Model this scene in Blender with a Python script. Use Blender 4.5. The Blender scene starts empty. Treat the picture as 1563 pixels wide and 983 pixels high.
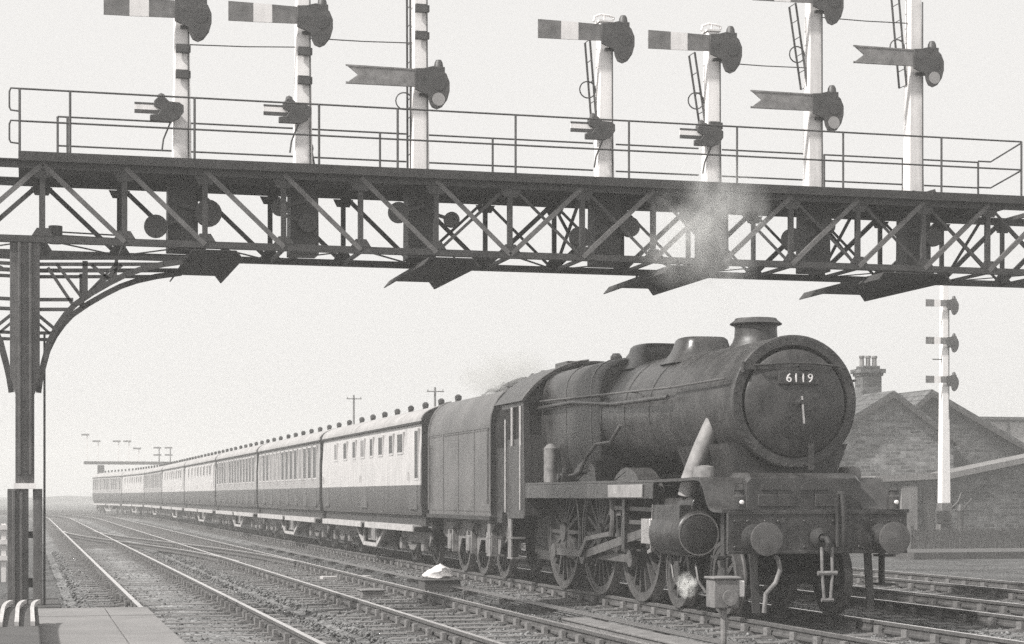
import bpy, bmesh, math, random
import numpy as np
from mathutils import Vector, Matrix
random.seed(7); RNG = np.random.default_rng(7)
scene = bpy.context.scene
COL = scene.collection
PI = math.pi
R = math.radians

# ------------------------------------------------------------------ camera
TH = R(14.6); FPX = 2850.0; CXP = 781.5; HZ = 757.0; EYE = 1.6
cd = bpy.data.cameras.new('camera'); cam = bpy.data.objects.new('camera', cd); COL.objects.link(cam)
cam.location = (0, 0, EYE); cam.rotation_euler = (R(90), 0, -TH)
cd.sensor_width = 36; cd.lens = FPX/1563*36; cd.shift_y = (HZ-491.5)/1563
cd.clip_start = .1; cd.clip_end = 5000
scene.camera = cam
ST, CT = math.sin(TH), math.cos(TH)

def PX(x, Y):
    t = (x-CXP)/FPX
    return Y*(ST+t*CT)/(CT-t*ST)
def P(x, y, Y):                      # where a sight line meets the plane at distance Y up the line
    X = PX(x, Y); zc = X*ST+Y*CT
    return Vector((X, Y, EYE+(HZ-y)*zc/FPX))

# ------------------------------------------------------------------ materials
def new_mat(name):
    m = bpy.data.materials.new(name); m.use_nodes = True
    nt = m.node_tree; b = nt.nodes['Principled BSDF']
    return m, nt, b
def mat(name, v, rough=.6, metal=0., var=.25, scale=3., bump=.0, stretch=(1,1,1), spec=.5, bscale=40., tint=(1.0,.972,.962), streak=0.):
    m, nt, b = new_mat(name)
    N = nt.nodes; L = nt.links
    tc = N.new('ShaderNodeTexCoord'); mp = N.new('ShaderNodeMapping'); mp.inputs['Scale'].default_value = stretch
    L.new(tc.outputs['Object'], mp.inputs['Vector'])
    n = N.new('ShaderNodeTexNoise'); n.inputs['Scale'].default_value = scale; n.inputs['Detail'].default_value = 8; n.inputs['Roughness'].default_value = .65
    L.new(mp.outputs['Vector'], n.inputs['Vector'])
    cr = N.new('ShaderNodeValToRGB')
    lo, hi = v*(1-var), min(.95, v*(1+var))
    cr.color_ramp.elements[0].position = .3; cr.color_ramp.elements[1].position = .7
    cr.color_ramp.elements[0].color = (lo*tint[0], lo*tint[1], lo*tint[2], 1)
    cr.color_ramp.elements[1].color = (hi*tint[0], hi*tint[1], hi*tint[2], 1)
    L.new(n.outputs['Fac'], cr.inputs['Fac'])
    out = cr.outputs['Color']
    if streak:
        mp2 = N.new('ShaderNodeMapping'); mp2.inputs['Scale'].default_value = (5, 5, .35)
        L.new(tc.outputs['Object'], mp2.inputs['Vector'])
        n2 = N.new('ShaderNodeTexNoise'); n2.inputs['Scale'].default_value = 2.2; n2.inputs['Detail'].default_value = 6
        L.new(mp2.outputs['Vector'], n2.inputs['Vector'])
        mr = N.new('ShaderNodeMapRange'); mr.inputs['From Min'].default_value = .38; mr.inputs['From Max'].default_value = .66
        mr.inputs['To Min'].default_value = 1-streak; mr.inputs['To Max'].default_value = 1.
        L.new(n2.outputs['Fac'], mr.inputs['Value'])
        mx = N.new('ShaderNodeMix'); mx.data_type = 'RGBA'; mx.blend_type = 'MULTIPLY'; mx.inputs['Factor'].default_value = 1
        L.new(out, mx.inputs['A']); L.new(mr.outputs['Result'], mx.inputs['B'])
        out = mx.outputs['Result']
    L.new(out, b.inputs['Base Color'])
    rr = N.new('ShaderNodeMapRange'); rr.inputs['To Min'].default_value = max(.05, rough-.12); rr.inputs['To Max'].default_value = min(1, rough+.15)
    L.new(n.outputs['Fac'], rr.inputs['Value']); L.new(rr.outputs['Result'], b.inputs['Roughness'])
    b.inputs['Metallic'].default_value = metal; b.inputs['Specular IOR Level'].default_value = spec
    if bump:
        nb = N.new('ShaderNodeTexNoise'); nb.inputs['Scale'].default_value = bscale; nb.inputs['Detail'].default_value = 6
        L.new(tc.outputs['Object'], nb.inputs['Vector'])
        bp = N.new('ShaderNodeBump'); bp.inputs['Strength'].default_value = bump; bp.inputs['Distance'].default_value = .02
        L.new(nb.outputs['Fac'], bp.inputs['Height']); L.new(bp.outputs['Normal'], b.inputs['Normal'])
    return m
def brick_mat(name, v, mortar, bw, bh, axis='XZ', var=.3, rough=.85):
    m, nt, b = new_mat(name); N = nt.nodes; L = nt.links
    tc = N.new('ShaderNodeTexCoord'); sp = N.new('ShaderNodeSeparateXYZ'); cb = N.new('ShaderNodeCombineXYZ')
    L.new(tc.outputs['Object'], sp.inputs[0])
    a = N.new('ShaderNodeMath'); a.operation = 'ADD'; L.new(sp.outputs['X'], a.inputs[0]); L.new(sp.outputs['Y'], a.inputs[1])
    L.new(a.outputs[0], cb.inputs['X']); L.new(sp.outputs['Z'], cb.inputs['Y'])
    br = N.new('ShaderNodeTexBrick'); br.inputs['Scale'].default_value = 1
    br.inputs['Brick Width'].default_value = bw; br.inputs['Row Height'].default_value = bh; br.inputs['Mortar Size'].default_value = bh*.1
    br.inputs['Color1'].default_value = (v*(1+var),)*3+(1,); br.inputs['Color2'].default_value = (v*(1-var),)*3+(1,); br.inputs['Mortar'].default_value = (mortar,)*3+(1,)
    L.new(cb.outputs[0], br.inputs['Vector'])
    n = N.new('ShaderNodeTexNoise'); n.inputs['Scale'].default_value = 2.2; n.inputs['Detail'].default_value = 9; n.inputs['Roughness'].default_value = .72
    L.new(tc.outputs['Object'], n.inputs['Vector'])
    mr = N.new('ShaderNodeMapRange'); mr.inputs['From Min'].default_value = .3; mr.inputs['From Max'].default_value = .7; mr.inputs['To Min'].default_value = .4; mr.inputs['To Max'].default_value = 1.45
    L.new(n.outputs['Fac'], mr.inputs['Value'])
    mx = N.new('ShaderNodeMix'); mx.data_type = 'RGBA'; mx.blend_type = 'MULTIPLY'; mx.inputs['Factor'].default_value = 1
    L.new(br.outputs['Color'], mx.inputs['A']); L.new(mr.outputs['Result'], mx.inputs['B']); L.new(mx.outputs['Result'], b.inputs['Base Color'])
    b.inputs['Roughness'].default_value = rough
    bp = N.new('ShaderNodeBump'); bp.inputs['Strength'].default_value = .5; bp.inputs['Distance'].default_value = .02
    L.new(br.outputs['Fac'], bp.inputs['Height']); bp.invert = True; L.new(bp.outputs['Normal'], b.inputs['Normal'])
    return m

M = {}
M['loco'] = mat('sooty_black_paint', .05, .33, 0, .6, 2.4, .22, bscale=14, streak=.35)
M['smokebox'] = mat('matt_smokebox_black', .047, .42, 0, .55, 3.2, .22, bscale=20, streak=.3)
M['tender'] = mat('grimy_tender_paint', .105, .42, 0, .4, 1.1, .12, bscale=10, streak=.14)
M['cabside'] = mat('grimy_cab_paint', .06, .4, 0, .35, 1.5, .1, bscale=10, streak=.4)
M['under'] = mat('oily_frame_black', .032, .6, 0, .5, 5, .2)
M['wheel'] = mat('dusty_wheel_iron', .06, .55, .1, .45, 6, .1)
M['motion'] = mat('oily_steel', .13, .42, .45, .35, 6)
M['brightsteel'] = mat('polished_steel', .62, .3, .8, .2, 8)
M['pipe'] = mat('worn_pipe_lagging_and_lit_panel', .27, .4, .1, .3, 5)  # steam pipe; also gives the valance panel its painted-in light
M['plate'] = mat('number_plate_black', .045, .5)
M['ghead'] = mat('grey_housing', .16, .7, 0, .3, 6)
M['bufferface'] = mat('greasy_buffer_face', .085, .5, 0, .4, 5)
M['white'] = mat('white_paint', .86, .5, 0, .08, 3, streak=.15)
M['digit'] = mat('digit_white', .8, .5, 0, .03, 3)
M['coal'] = mat('coal', .035, .4, 0, .5, 20, .6, bscale=30)
M['cream'] = mat('cream_coach_paint', .48, .38, 0, .1, 1.5, streak=.22)
M['cream_dull'] = mat('dull_coach_paint', .33, .4, 0, .15, 1.5, streak=.3)
M['brown'] = mat('dark_coach_paint', .075, .38, 0, .25, 1.5, streak=.3)
M['roof'] = mat('grey_canvas_roof', .30, .75, 0, .25, 1.6, .1)
M['gangway'] = mat('gangway_black', .03, .8, 0, .3, 5)
M['board'] = mat('dusty_footboard', .36, .7, 0, .25, 6)
M['glass'] = mat('dark_window_glass', .025, .3, 0, .2, 1, spec=.2)
M['blind'] = mat('drawn_window_blind', .2, .6, 0, .3, 2)
M['beading'] = mat('coach_beading', .42, .45, 0, .1, 3)
M['axlebox'] = mat('dusty_axlebox', .17, .65, 0, .5, 7, .1)
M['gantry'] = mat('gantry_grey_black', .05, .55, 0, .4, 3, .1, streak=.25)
M['column'] = mat('weathered_column_paint', .12, .6, 0, .4, 3, .15, streak=.3)
M['gantrylight'] = mat('pale_grey_and_lit_braces', .12, .5, 0, .4, 4, .1)  # paler copy of the gantry paint for lit braces; poles share it
M['deck'] = mat('sooty_deck_boards', .04, .85, 0, .4, 4, .2)
M['rail_iron'] = mat('handrail_iron', .06, .5, 0, .3, 5)
M['armred'] = mat('signal_arm_enamel', .15, .38, 0, .35, 5)
M['armyellow'] = mat('signal_arm_yellowish', .2, .4, 0, .4, 7)
M['signaliron'] = mat('signal_iron', .06, .5, 0, .35, 6)
M['lens_dark'] = mat('dark_signal_lens', .05, .2, 0, .1, 4)
M['lens'] = mat('signal_lens', .30, .2, 0, .1, 4)
M['post'] = mat('white_signal_post', .86, .55, 0, .05, 3, streak=.06)
M['postgrey'] = mat('weathered_signal_post', .76, .55, 0, .1, 3, streak=.15)
M['railside'] = mat('rusty_rail', .09, .7, .2, .3, 10, .1)
M['railtop'] = mat('polished_rail_head', .75, .3, .85, .08, 4)
M['sleeper'] = mat('creosoted_sleeper', .15, .85, 0, .45, 6, .3, stretch=(.4,4,4))
M['concrete'] = mat('platform_slab', .19, .85, 0, .18, 1.6, .25, bscale=60)
M['concrete_dark'] = mat('dark_plinth', .07, .85, 0, .25, 2, .2)
M['timber'] = mat('weathered_timber', .42, .8, 0, .25, 8, .2, stretch=(5,.4,5))
M['timberdark'] = mat('dark_timber', .07, .85, 0, .35, 6, .3)
M['slate'] = brick_mat('slate_roof', .10, .05, .35, .22, var=.3, rough=.7)
M['brick'] = brick_mat('brick_wall', .17, .22, .46, .15, var=.5)
M['brickdark'] = brick_mat('dark_brick_wall', .10, .13, .46, .15, var=.5)
M['render'] = mat('pale_rendered_wall', .23, .85, 0, .2, 1.2, .1, streak=.3)
M['farpale'] = mat('pale_corrugated_wall', .36, .7, 0, .15, 2, streak=.2)
M['pot'] = mat('clay_pot', .17, .8, 0, .3, 6)
M['grease'] = mat('greasy_sack', .62, .9, 0, .2, 7, .3)

# ballast material: coarse grains + big blotches
def ballast_mat(name, v, lo=.35):
    m, nt, b = new_mat(name); N = nt.nodes; L = nt.links
    tc = N.new('ShaderNodeTexCoord')
    vo = N.new('ShaderNodeTexVoronoi'); vo.inputs['Scale'].default_value = 16; L.new(tc.outputs['Object'], vo.inputs['Vector'])
    n = N.new('ShaderNodeTexNoise'); n.inputs['Scale'].default_value = .55; n.inputs['Detail'].default_value = 9; n.inputs['Roughness'].default_value = .7
    L.new(tc.outputs['Object'], n.inputs['Vector'])
    sp = N.new('ShaderNodeSeparateColor'); L.new(vo.outputs['Color'], sp.inputs[0])
    m1 = N.new('ShaderNodeMapRange'); m1.inputs['To Min'].default_value = v*lo; m1.inputs['To Max'].default_value = v*1.9
    L.new(sp.outputs[0], m1.inputs['Value'])
    m2 = N.new('ShaderNodeMapRange'); m2.inputs['From Min'].default_value = .3; m2.inputs['From Max'].default_value = .72; m2.inputs['To Min'].default_value = .35; m2.inputs['To Max'].default_value = 1.5
    L.new(n.outputs['Fac'], m2.inputs['Value'])
    mu = N.new('ShaderNodeMath'); mu.operation = 'MULTIPLY'; L.new(m1.outputs[0], mu.inputs[0]); L.new(m2.outputs[0], mu.inputs[1])
    cb = N.new('ShaderNodeCombineColor'); 
    for i in range(3): L.new(mu.outputs[0], cb.inputs[i])
    L.new(cb.outputs[0], b.inputs['Base Color'])
    b.inputs['Roughness'].default_value = .9
    bp = N.new('ShaderNodeBump'); bp.inputs['Strength'].default_value = .9; bp.inputs['Distance'].default_value = .04
    L.new(vo.outputs['Distance'], bp.inputs['Height']); bp.invert = True; L.new(bp.outputs['Normal'], b.inputs['Normal'])
    return m
M['ground'] = ballast_mat('ash_ground', .065)
M['stone'] = ballast_mat('ballast_stone', .115)
M['ash'] = ballast_mat('pale_ash', .17, .7)

# ------------------------------------------------------------------ mesh builder
class MB:
    def __init__(s): s.v = []; s.f = []; s.m = []; s.pieces = []
    def add(s, vs, fs, mi=0):
        o = len(s.v); s.v += [tuple(p) for p in vs]; s.pieces.append((len(vs), fs, mi)); s.f += [tuple(i+o for i in f) for f in fs]; s.m += [mi]*len(fs); return s
    def box(s, x0, x1, y0, y1, z0, z1, mi=0):
        return s.add([(x0,y0,z0),(x1,y0,z0),(x1,y1,z0),(x0,y1,z0),(x0,y0,z1),(x1,y0,z1),(x1,y1,z1),(x0,y1,z1)],
                     [(0,3,2,1),(4,5,6,7),(0,1,5,4),(1,2,6,5),(2,3,7,6),(3,0,4,7)], mi)
    def bar(s, p, q, w, h, up=(0,0,1), mi=0):
        p = Vector(p); q = Vector(q); d = (q-p).normalized(); u = Vector(up)
        if abs(d.dot(u)) > .99: u = Vector((0,1,0))
        a = d.cross(u).normalized(); u = a.cross(d).normalized()
        vs = []
        for c in (p, q):
            for i, j in ((-1,-1),(1,-1),(1,1),(-1,1)): vs.append(c+a*(w/2*i)+u*(h/2*j))
        return s.add(vs, [(0,1,2,3),(7,6,5,4),(0,4,5,1),(1,5,6,2),(2,6,7,3),(3,7,4,0)], mi)
    def cyl(s, p, q, r0, r1=None, n=16, mi=0):
        r1 = r0 if r1 is None else r1
        return s.lathe(p, Vector(q)-Vector(p), [(0,0),(r0,0),(r1,1),(0,1)], n, mi)
    def lathe(s, o, axis, prof, n=24, mi=0):
        # prof: (radius, t along the axis vector)
        o = Vector(o); A = Vector(axis); d = A.normalized()
        u = Vector((0,0,1)) if abs(d.z) < .9 else Vector((1,0,0))
        a = d.cross(u).normalized(); b = a.cross(d).normalized()
        vs = []; rings = []
        for r, t in prof:
            c = o+A*t
            if r < 1e-6: rings.append([len(vs)]); vs.append(c)
            else:
                rings.append(list(range(len(vs), len(vs)+n)))
                for k in range(n):
                    g = 2*PI*k/n; vs.append(c+a*(r*math.cos(g))+b*(r*math.sin(g)))
        fs = []
        for r1, r2 in zip(rings, rings[1:]):
            for k in range(n):
                k2 = (k+1) % n
                if len(r1) == 1 and len(r2) == 1: continue
                if len(r1) == 1: fs.append((r1[0], r2[k], r2[k2]))
                elif len(r2) == 1: fs.append((r1[k], r2[0], r1[k2]))
                else: fs.append((r1[k], r2[k], r2[k2], r1[k2]))
        return s.add(vs, fs, mi)
    def tube(s, pts, r, n=8, mi=0):
        pts = [Vector(p) for p in pts]; vs = []; fs = []
        prev = None
        for i, p in enumerate(pts):
            d = ((pts[min(i+1,len(pts)-1)]-p).normalized()+(p-pts[max(i-1,0)]).normalized()).normalized()
            if prev is None:
                u = Vector((0,0,1)) if abs(d.z) < .9 else Vector((1,0,0)); a = d.cross(u).normalized()
            else: a = (prev-d*prev.dot(d)).normalized()
            prev = a; b = d.cross(a)
            rr = r[i] if isinstance(r, (list, tuple)) else r
            for k in range(n):
                g = 2*PI*k/n; vs.append(p+a*(rr*math.cos(g))+b*(rr*math.sin(g)))
        for i in range(len(pts)-1):
            for k in range(n):
                k2 = (k+1) % n; fs.append((i*n+k, i*n+k2, (i+1)*n+k2, (i+1)*n+k))
        fs.append(tuple(range(n))[::-1]); fs.append(tuple(range((len(pts)-1)*n, len(pts)*n)))
        return s.add(vs, fs, mi)
    def prism(s, poly, a0, a1, plane='XZ', mi=0):
        n = len(poly)
        f = {'XZ': lambda p, a: (p[0], a, p[1]), 'YZ': lambda p, a: (a, p[0], p[1]), 'XY': lambda p, a: (p[0], p[1], a)}[plane]
        vs = [f(p, a0) for p in poly]+[f(p, a1) for p in poly]
        fs = [tuple(range(n))[::-1], tuple(range(n, 2*n))]+[(i, (i+1) % n, n+(i+1) % n, n+i) for i in range(n)]
        return s.add(vs, fs, mi)
    def loft(s, loops, caps=True, mi=0, closed=True):
        n = len(loops[0]); vs = [p for l in loops for p in l]; fs = []
        for i in range(len(loops)-1):
            for k in range(n if closed else n-1):
                k2 = (k+1) % n; fs.append((i*n+k, i*n+k2, (i+1)*n+k2, (i+1)*n+k))
        if caps and closed: fs.append(tuple(range(n))[::-1]); fs.append(tuple(range((len(loops)-1)*n, len(loops)*n)))
        return s.add(vs, fs, mi)
    def build(s, name, m, parent=None, bevel=0., smooth=35., recalc=True):
        me = bpy.data.meshes.new(name); me.from_pydata(s.v, [], s.f); 
        ms = m if isinstance(m, (list, tuple)) else [m]
        for k in ms: me.materials.append(k)
        if len(ms) > 1: me.polygons.foreach_set('material_index', s.m)
        if recalc:
            bm = bmesh.new(); bm.from_mesh(me); bmesh.ops.recalc_face_normals(bm, faces=bm.faces); bm.to_mesh(me); bm.free()
        if smooth:
            me.polygons.foreach_set('use_smooth', [True]*len(me.polygons)); me.set_sharp_from_angle(angle=R(smooth))
        o = bpy.data.objects.new(name, me); COL.objects.link(o)
        if parent is not None: o.parent = parent
        if bevel:
            b = o.modifiers.new('bevel', 'BEVEL'); b.width = bevel; b.segments = 2; b.limit_method = 'ANGLE'; b.angle_limit = R(40)
        me.update()
        return o

def each(mb, name, m, parent=None, bevel=0., smooth=35.):
    i = 0; out = []
    for n, k, mi in mb.pieces:
        p = MB(); p.add(mb.v[i:i+n], k, mi); i += n; out.append(p.build(name, m, parent, bevel, smooth))
    return out
def tag(o, label=None, cat=None, group=None, kind=None):
    if label: o['label'] = label
    if cat: o['category'] = cat
    if group: o['group'] = group
    if kind: o['kind'] = kind
    return o
def thing(name, label, cat, loc=(0,0,0), rz=0., group=None):
    o = bpy.data.objects.new(name, None); COL.objects.link(o); o.location = loc; o.rotation_euler = (0,0,rz)
    return tag(o, label, cat, group)
def kids(o): return [c for c in list(COL.objects) if c.parent == o]
def copy_tree(o, parent=None):
    c = o.copy(); COL.objects.link(c); c.parent = parent
    for ch in kids(o): copy_tree(ch, c)
    return c
def at(o, loc, parent):
    c = o.copy(); COL.objects.link(c); c.parent = parent; c.location = loc; return c

def arc(cx, cz, r, a0, a1, n):
    return [(cx+r*math.cos(R(a0+(a1-a0)*i/n)), cz+r*math.sin(R(a0+(a1-a0)*i/n))) for i in range(n+1)]

# ------------------------------------------------------------------ track geometry
TA, TB, TC, TD, TE = 2.36, 5.75, 9.85, 13.5, 17.1
KC, YC = .0017, 135.
def bend(Y): return -KC*max(0., Y-YC)**2
def heading(Y): return math.atan(2*KC*max(0., Y-YC))

# ------------------------------------------------------------------ ground
g = MB(); g.add([(-900,-30,-.27),(900,-30,-.27),(900,2500,-.27),(-900,2500,-.27)], [(0,1,2,3)])
tag(g.build('ground', M['ground'], smooth=0), kind='structure')
bal = MB()
def bed(tx, y0, y1):
    ys = [y0, 60, 100, 135, 150, 165, 180, 195, 210, 230]
    ys = [y for y in ys if y <= y1] 
    if ys[-1] < y1: ys.append(y1)
    loops = []
    for y in ys:
        x = tx+bend(y)
        loops.append([(x-1.75,y,-.28),(x-1.4,y,-.19),(x+1.4,y,-.19),(x+1.75,y,-.28)])
    bal.loft(loops)
for i, t in enumerate((TA, TB, TC, TD, TE)): 
    bed(t, 4, 230)
tag(bal.build('ballast_bed', M['stone'], smooth=0), kind='structure')

SEC = [(-.035,0),(.035,0),(.035,-.04),(.012,-.055),(.012,-.10),(.032,-.115),(.032,-.145),(-.032,-.145),(-.032,-.115),(-.012,-.10),(-.012,-.055),(-.035,-.04)]
def rail_mesh(xs, ys):
    m = MB(); n = len(SEC)
    for i in range(len(ys)):
        for a, b in SEC: m.v.append((xs[i]+a, ys[i], b))
    for i in range(len(ys)-1):
        for k in range(n):
            k2 = (k+1) % n
            m.f.append((i*n+k, i*n+k2, (i+1)*n+k2, (i+1)*n+k)); m.m.append(1 if k in (0,) else 0)
    m.f.append(tuple(range(n))); m.m.append(0); m.f.append(tuple(range((len(ys)-1)*n, len(ys)*n))); m.m.append(0)
    return m
def sleeper_mesh(w=1.3):
    m = MB(); m.box(-w, w, -.125, .125, -.30, -.166)
    for s in (-1, 1):                                   # cast chairs with keys
        m.box(s*.7535-.19, s*.7535+.19, -.09, .09, -.165, -.145)
        m.box(s*.7535-.10, s*.7535-.045, -.07, .07, -.152, -.05); m.box(s*.7535+.045, s*.7535+.10, -.07, .07, -.152, -.05)
    return m
ys_rail = [4, 40, 80, 110, 135]+[135+6*i for i in range(1, 17)]
sl0 = None
def track(label, tx, ysl, y_end=230, y_far=230):
    global sl0
    t = thing('railway_track', label, 'railway track', (tx, 0, 0), 0, 'parallel tracks of the main line')
    ys = [y for y in ys_rail if y <= y_end]
    for s in (-1, 1):
        rail_mesh([s*.7535+bend(y) for y in ys], ys).build('rail', [M['railside'], M['railtop']], t, smooth=0)
    y = ysl; k = 0; pitch = .76
    while k < 100 and y < y_far:
        if sl0 is None:
            o = sl0 = sleeper_mesh().build('sleeper', M['sleeper'], t, smooth=0); sl0.location = (bend(y), y, 0)
        else: o = at(sl0, (bend(y), y, 0), t)
        o.rotation_euler = (0, 0, random.uniform(-.02, .02)+heading(y)); o.location.x += random.uniform(-.04, .04); o.location.z = random.uniform(-.012, .0)
        y += pitch+random.uniform(-.05, .05); k += 1
    if y < y_far:
        m = MB(); src = sleeper_mesh()
        while y < y_far:
            m.add([(v[0]+bend(y), v[1]+y, v[2]) for v in src.v], src.f); y += pitch
        tag(m.build('sleepers', M['sleeper'], t, smooth=0), kind='stuff')
track('nearest track beside the pale platform slab, bright rails on pale ballast', TA, 17.3)
track('second track from the platform slab, empty, left of the train', TB, 17.6)
track('track carrying the steam train', TC, 18.2)
track('empty track just beyond the steam engine, on its right', TD, 18.4, y_far=80)
track('farthest empty track on the right, towards the brick house', TE, 21, y_far=80)
# crossover between the first two tracks
co = thing('crossover_track', 'shiny crossover rails curving between the two empty tracks beside the train', 'railway track', (0,0,0))
def sx(Y):
    t = min(1, max(0, (Y-46)/42)); t = t*t*(3-2*t); return TB+(TA-TB)*t
cys = [46+3*i for i in range(15)]
for s in (-1, 1):
    rail_mesh([sx(y)+s*.69 for y in cys], cys).build('rail', [M['railside'], M['railtop']], co, smooth=0).location = (0, 0, -.002)

pa = MB(); lps = []
for i in range(46):
    y = 4+1.35*i; a = .07*math.sin(y*1.7)+.04*math.sin(y*4.3); lps.append([(TA-.60+a,y,-.30),(TA-.52+a,y,-.183),(TA,y,-.172),(TA+.48+a*.7,y,-.183),(TA+.58+a,y,-.30)])
pa.loft(lps, closed=False); tag(pa.build('path', M['ash']), kind='structure')
# loose stones, near part of the yard
def stones(n, x0, x1, y0, y1, name, m, smin, smax, keep=None, zb=-.19, power=1.):
    X = RNG.uniform(x0, x1, n); Y = y0+(y1-y0)*RNG.uniform(0, 1, n)**power
    if keep is not None:
        k = keep(X, Y); X, Y = X[k], Y[k]; n = len(X)
    S = RNG.uniform(smin, smax, n)
    base = np.array([(1,0,0),(-1,0,0),(0,1,0),(0,-1,0),(0,0,1),(0,0,-1)], float)
    fs = np.array([(0,2,4),(2,1,4),(1,3,4),(3,0,4),(2,0,5),(1,2,5),(3,1,5),(0,3,5)])
    ang = RNG.uniform(0, 2*PI, n); c, s_ = np.cos(ang), np.sin(ang)
    V = base[None]*RNG.uniform(.55, 1.25, (n, 6, 1))*S[:, None, None]
    V = V+RNG.uniform(-.25, .25, (n, 6, 3))*S[:, None, None]
    x = V[..., 0]*c[:, None]-V[..., 1]*s_[:, None]; y = V[..., 0]*s_[:, None]+V[..., 1]*c[:, None]
    V = np.stack([x+X[:, None], y+Y[:, None], V[..., 2]*.8+zb+RNG.uniform(-.4, .5, n)[:, None]*S[:, None]], -1).reshape(-1, 3)
    F = (fs[None]+6*np.arange(n)[:, None, None]).reshape(-1, 3)
    me = bpy.data.meshes.new(name); me.vertices.add(len(V)); me.vertices.foreach_set('co', V.ravel())
    me.loops.add(F.size); me.loops.foreach_set('vertex_index', F.ravel().astype(np.int32))
    me.polygons.add(len(F)); me.polygons.foreach_set('loop_start', np.arange(0, F.size, 3, dtype=np.int32)); me.polygons.foreach_set('loop_total', np.full(len(F), 3, np.int32))
    me.update(calc_edges=True); me.materials.append(m)
    o = bpy.data.objects.new(name, me); COL.objects.link(o); return tag(o, kind='stuff')
def keep_bed(X, Y):
    k = np.zeros(len(X), bool)
    for t in (TA, TB, TC, TD, TE):
        d = np.abs(X-t); k |= (d < 1.6) & (np.abs(d-.7535) > .07)
    return k
def keep_side(X, Y):
    k = np.ones(len(X), bool)
    for t in (TA, TB, TC, TD, TE): k &= np.abs(X-t) > 1.4
    return k
stones(85000, .8, 18.8, 17, 62, 'loose_ballast', M['stone'], .016, .042, keep_bed, -.196, 1.35)
stones(24000, .6, 19.0, 17, 55, 'trackside_gravel', M['ground'], .012, .036, keep_side, -.262, 1.3)

# ------------------------------------------------------------------ platform corner, stacked boards
pf = MB(); pf.box(-7, 1.36, 2, 22.2, -.3, .285); ye = [2,15.2,17.1,19.0,20.75,22.21]
for a_, b__ in zip(ye, ye[1:]):
    for xa_, xb_ in ((-7,-.62),(-.605,.88),(.892,1.37)): pf.box(xa_, xb_, a_+.006, b__-.006, .289, .30+random.uniform(-.004,.003))
tag(pf.build('platform', M['concrete'], bevel=.012), kind='structure')
b = MB(); b.box(-4, .12, 13.5, 19.6, .301, .481); tag(b.build('timber_staging', M['concrete_dark'], None, bevel=.02), 'dark low staging at the corner of the pale platform slab', 'staging')
for i in range(5):
    m = MB(); x = .06-.135*i
    m.loft([[(a-.018,b_,c-.0),(a+.018,b_,c-.0),(a+.018,b_,c+.04),(a-.018,b_,c+.04)] for a,b_,c in ((0,0,0),(0,1.1,.005),(.0,2.0,.012),(.015,2.6,.018),(.04,2.95,.02),(.07,3.1,.02))])
    o = m.build('timber_strip', M['timber'], None); o.location = (x, 16.55-.02*i, .483)
    tag(o, 'pale curved strip lying on the dark staging by the platform slab, ' + ['nearest the rails', 'second from the rails', 'third from the rails', 'fourth from the rails', 'farthest from the rails'][i], 'strip', 'strips laid on the staging')
# ------------------------------------------------------------------ steam locomotive  (x across, y back from the buffer beam, z up)
Y0 = 22.2
LO = thing('steam_locomotive', 'large black steam locomotive numbered 6119 hauling the passenger train', 'locomotive', (TC, Y0, 0))
BZ = 2.85
m = MB(); m.lathe((0,.8,BZ), (0,2.25,0), [(.0,.02),(.80,.02),(.868,.0),(.877,.012),(.877,1),(.85,1.0),(.0,1.0)], 64); sb = m.build('smokebox', M['smokebox'], LO)
m = MB(); m.lathe((0,.8,BZ), (0,-.2,0), [(.875,-.3),(.884,-.3),(.884,.10),(.868,.16),(.75,.16),(.725,.02)], 64); m.build('smokebox_ring', M['smokebox'], LO)
# rivets around the front ring
m = MB()
for k in range(44):
    a = 2*PI*k/44; m.lathe((.84*math.cos(a), .80, BZ+.84*math.sin(a)), (0,-.05,0), [(.014,0),(.014,.75),(.008,1),(0,1)], 6)
tag(m.build('rivets', M['smokebox'], LO), kind='stuff')
m = MB(); m.lathe((0,.79,BZ-.02), (0,-1,0), [(.71,-.02),(.71,.03),(.695,.045),(.60,.075),(.45,.115),(.28,.145),(.12,.158),(0,.16)], 56)
door = m.build('smokebox_door', M['smokebox'], LO)
for dz in (.46,):
    m = MB(); w = math.sqrt(max(0, .70**2-dz**2))
    m.bar((-.72,.735,BZ-.02+dz), (.2,.665,BZ-.02+dz), .03, .055)
    m.cyl((-.74,.74,BZ-.02+dz-.07), (-.74,.74,BZ-.02+dz+.07), .032, n=10)
    m.build('hinge', M['smokebox'], door)
m = MB(); m.lathe((0,.64,BZ-.02), (0,-.12,0), [(.06,0),(.06,.3),(.03,.4),(.03,1),(0,1)], 16); m.build('handle_boss', M['smokebox'], door)
m = MB()
m.bar((0,.535,BZ+.06), (.03,.535,BZ-.30), .022, .022); m.build('door_handle', M['brightsteel'], door)
m = MB(); pts = []
for i in range(15):
    x = -.60+1.2*i/14; pts.append((x, .575+.08*(abs(x)/.6)**2, BZ+.46+.035*math.sin(PI*i/14)))
m.tube(pts, .016, 8)
for x in (-.58, 0, .58): m.cyl((x,.79,BZ+.47), (x,.58+.08*(abs(x)/.6)**2,BZ+.47), .018, n=8)
m.build('handrail', M['loco'], door)
m = MB(); m.box(-.29,.29,.615,.66,BZ+.22,BZ+.375); npl = m.build('number_plate', M['plate'], door, bevel=.008)
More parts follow.
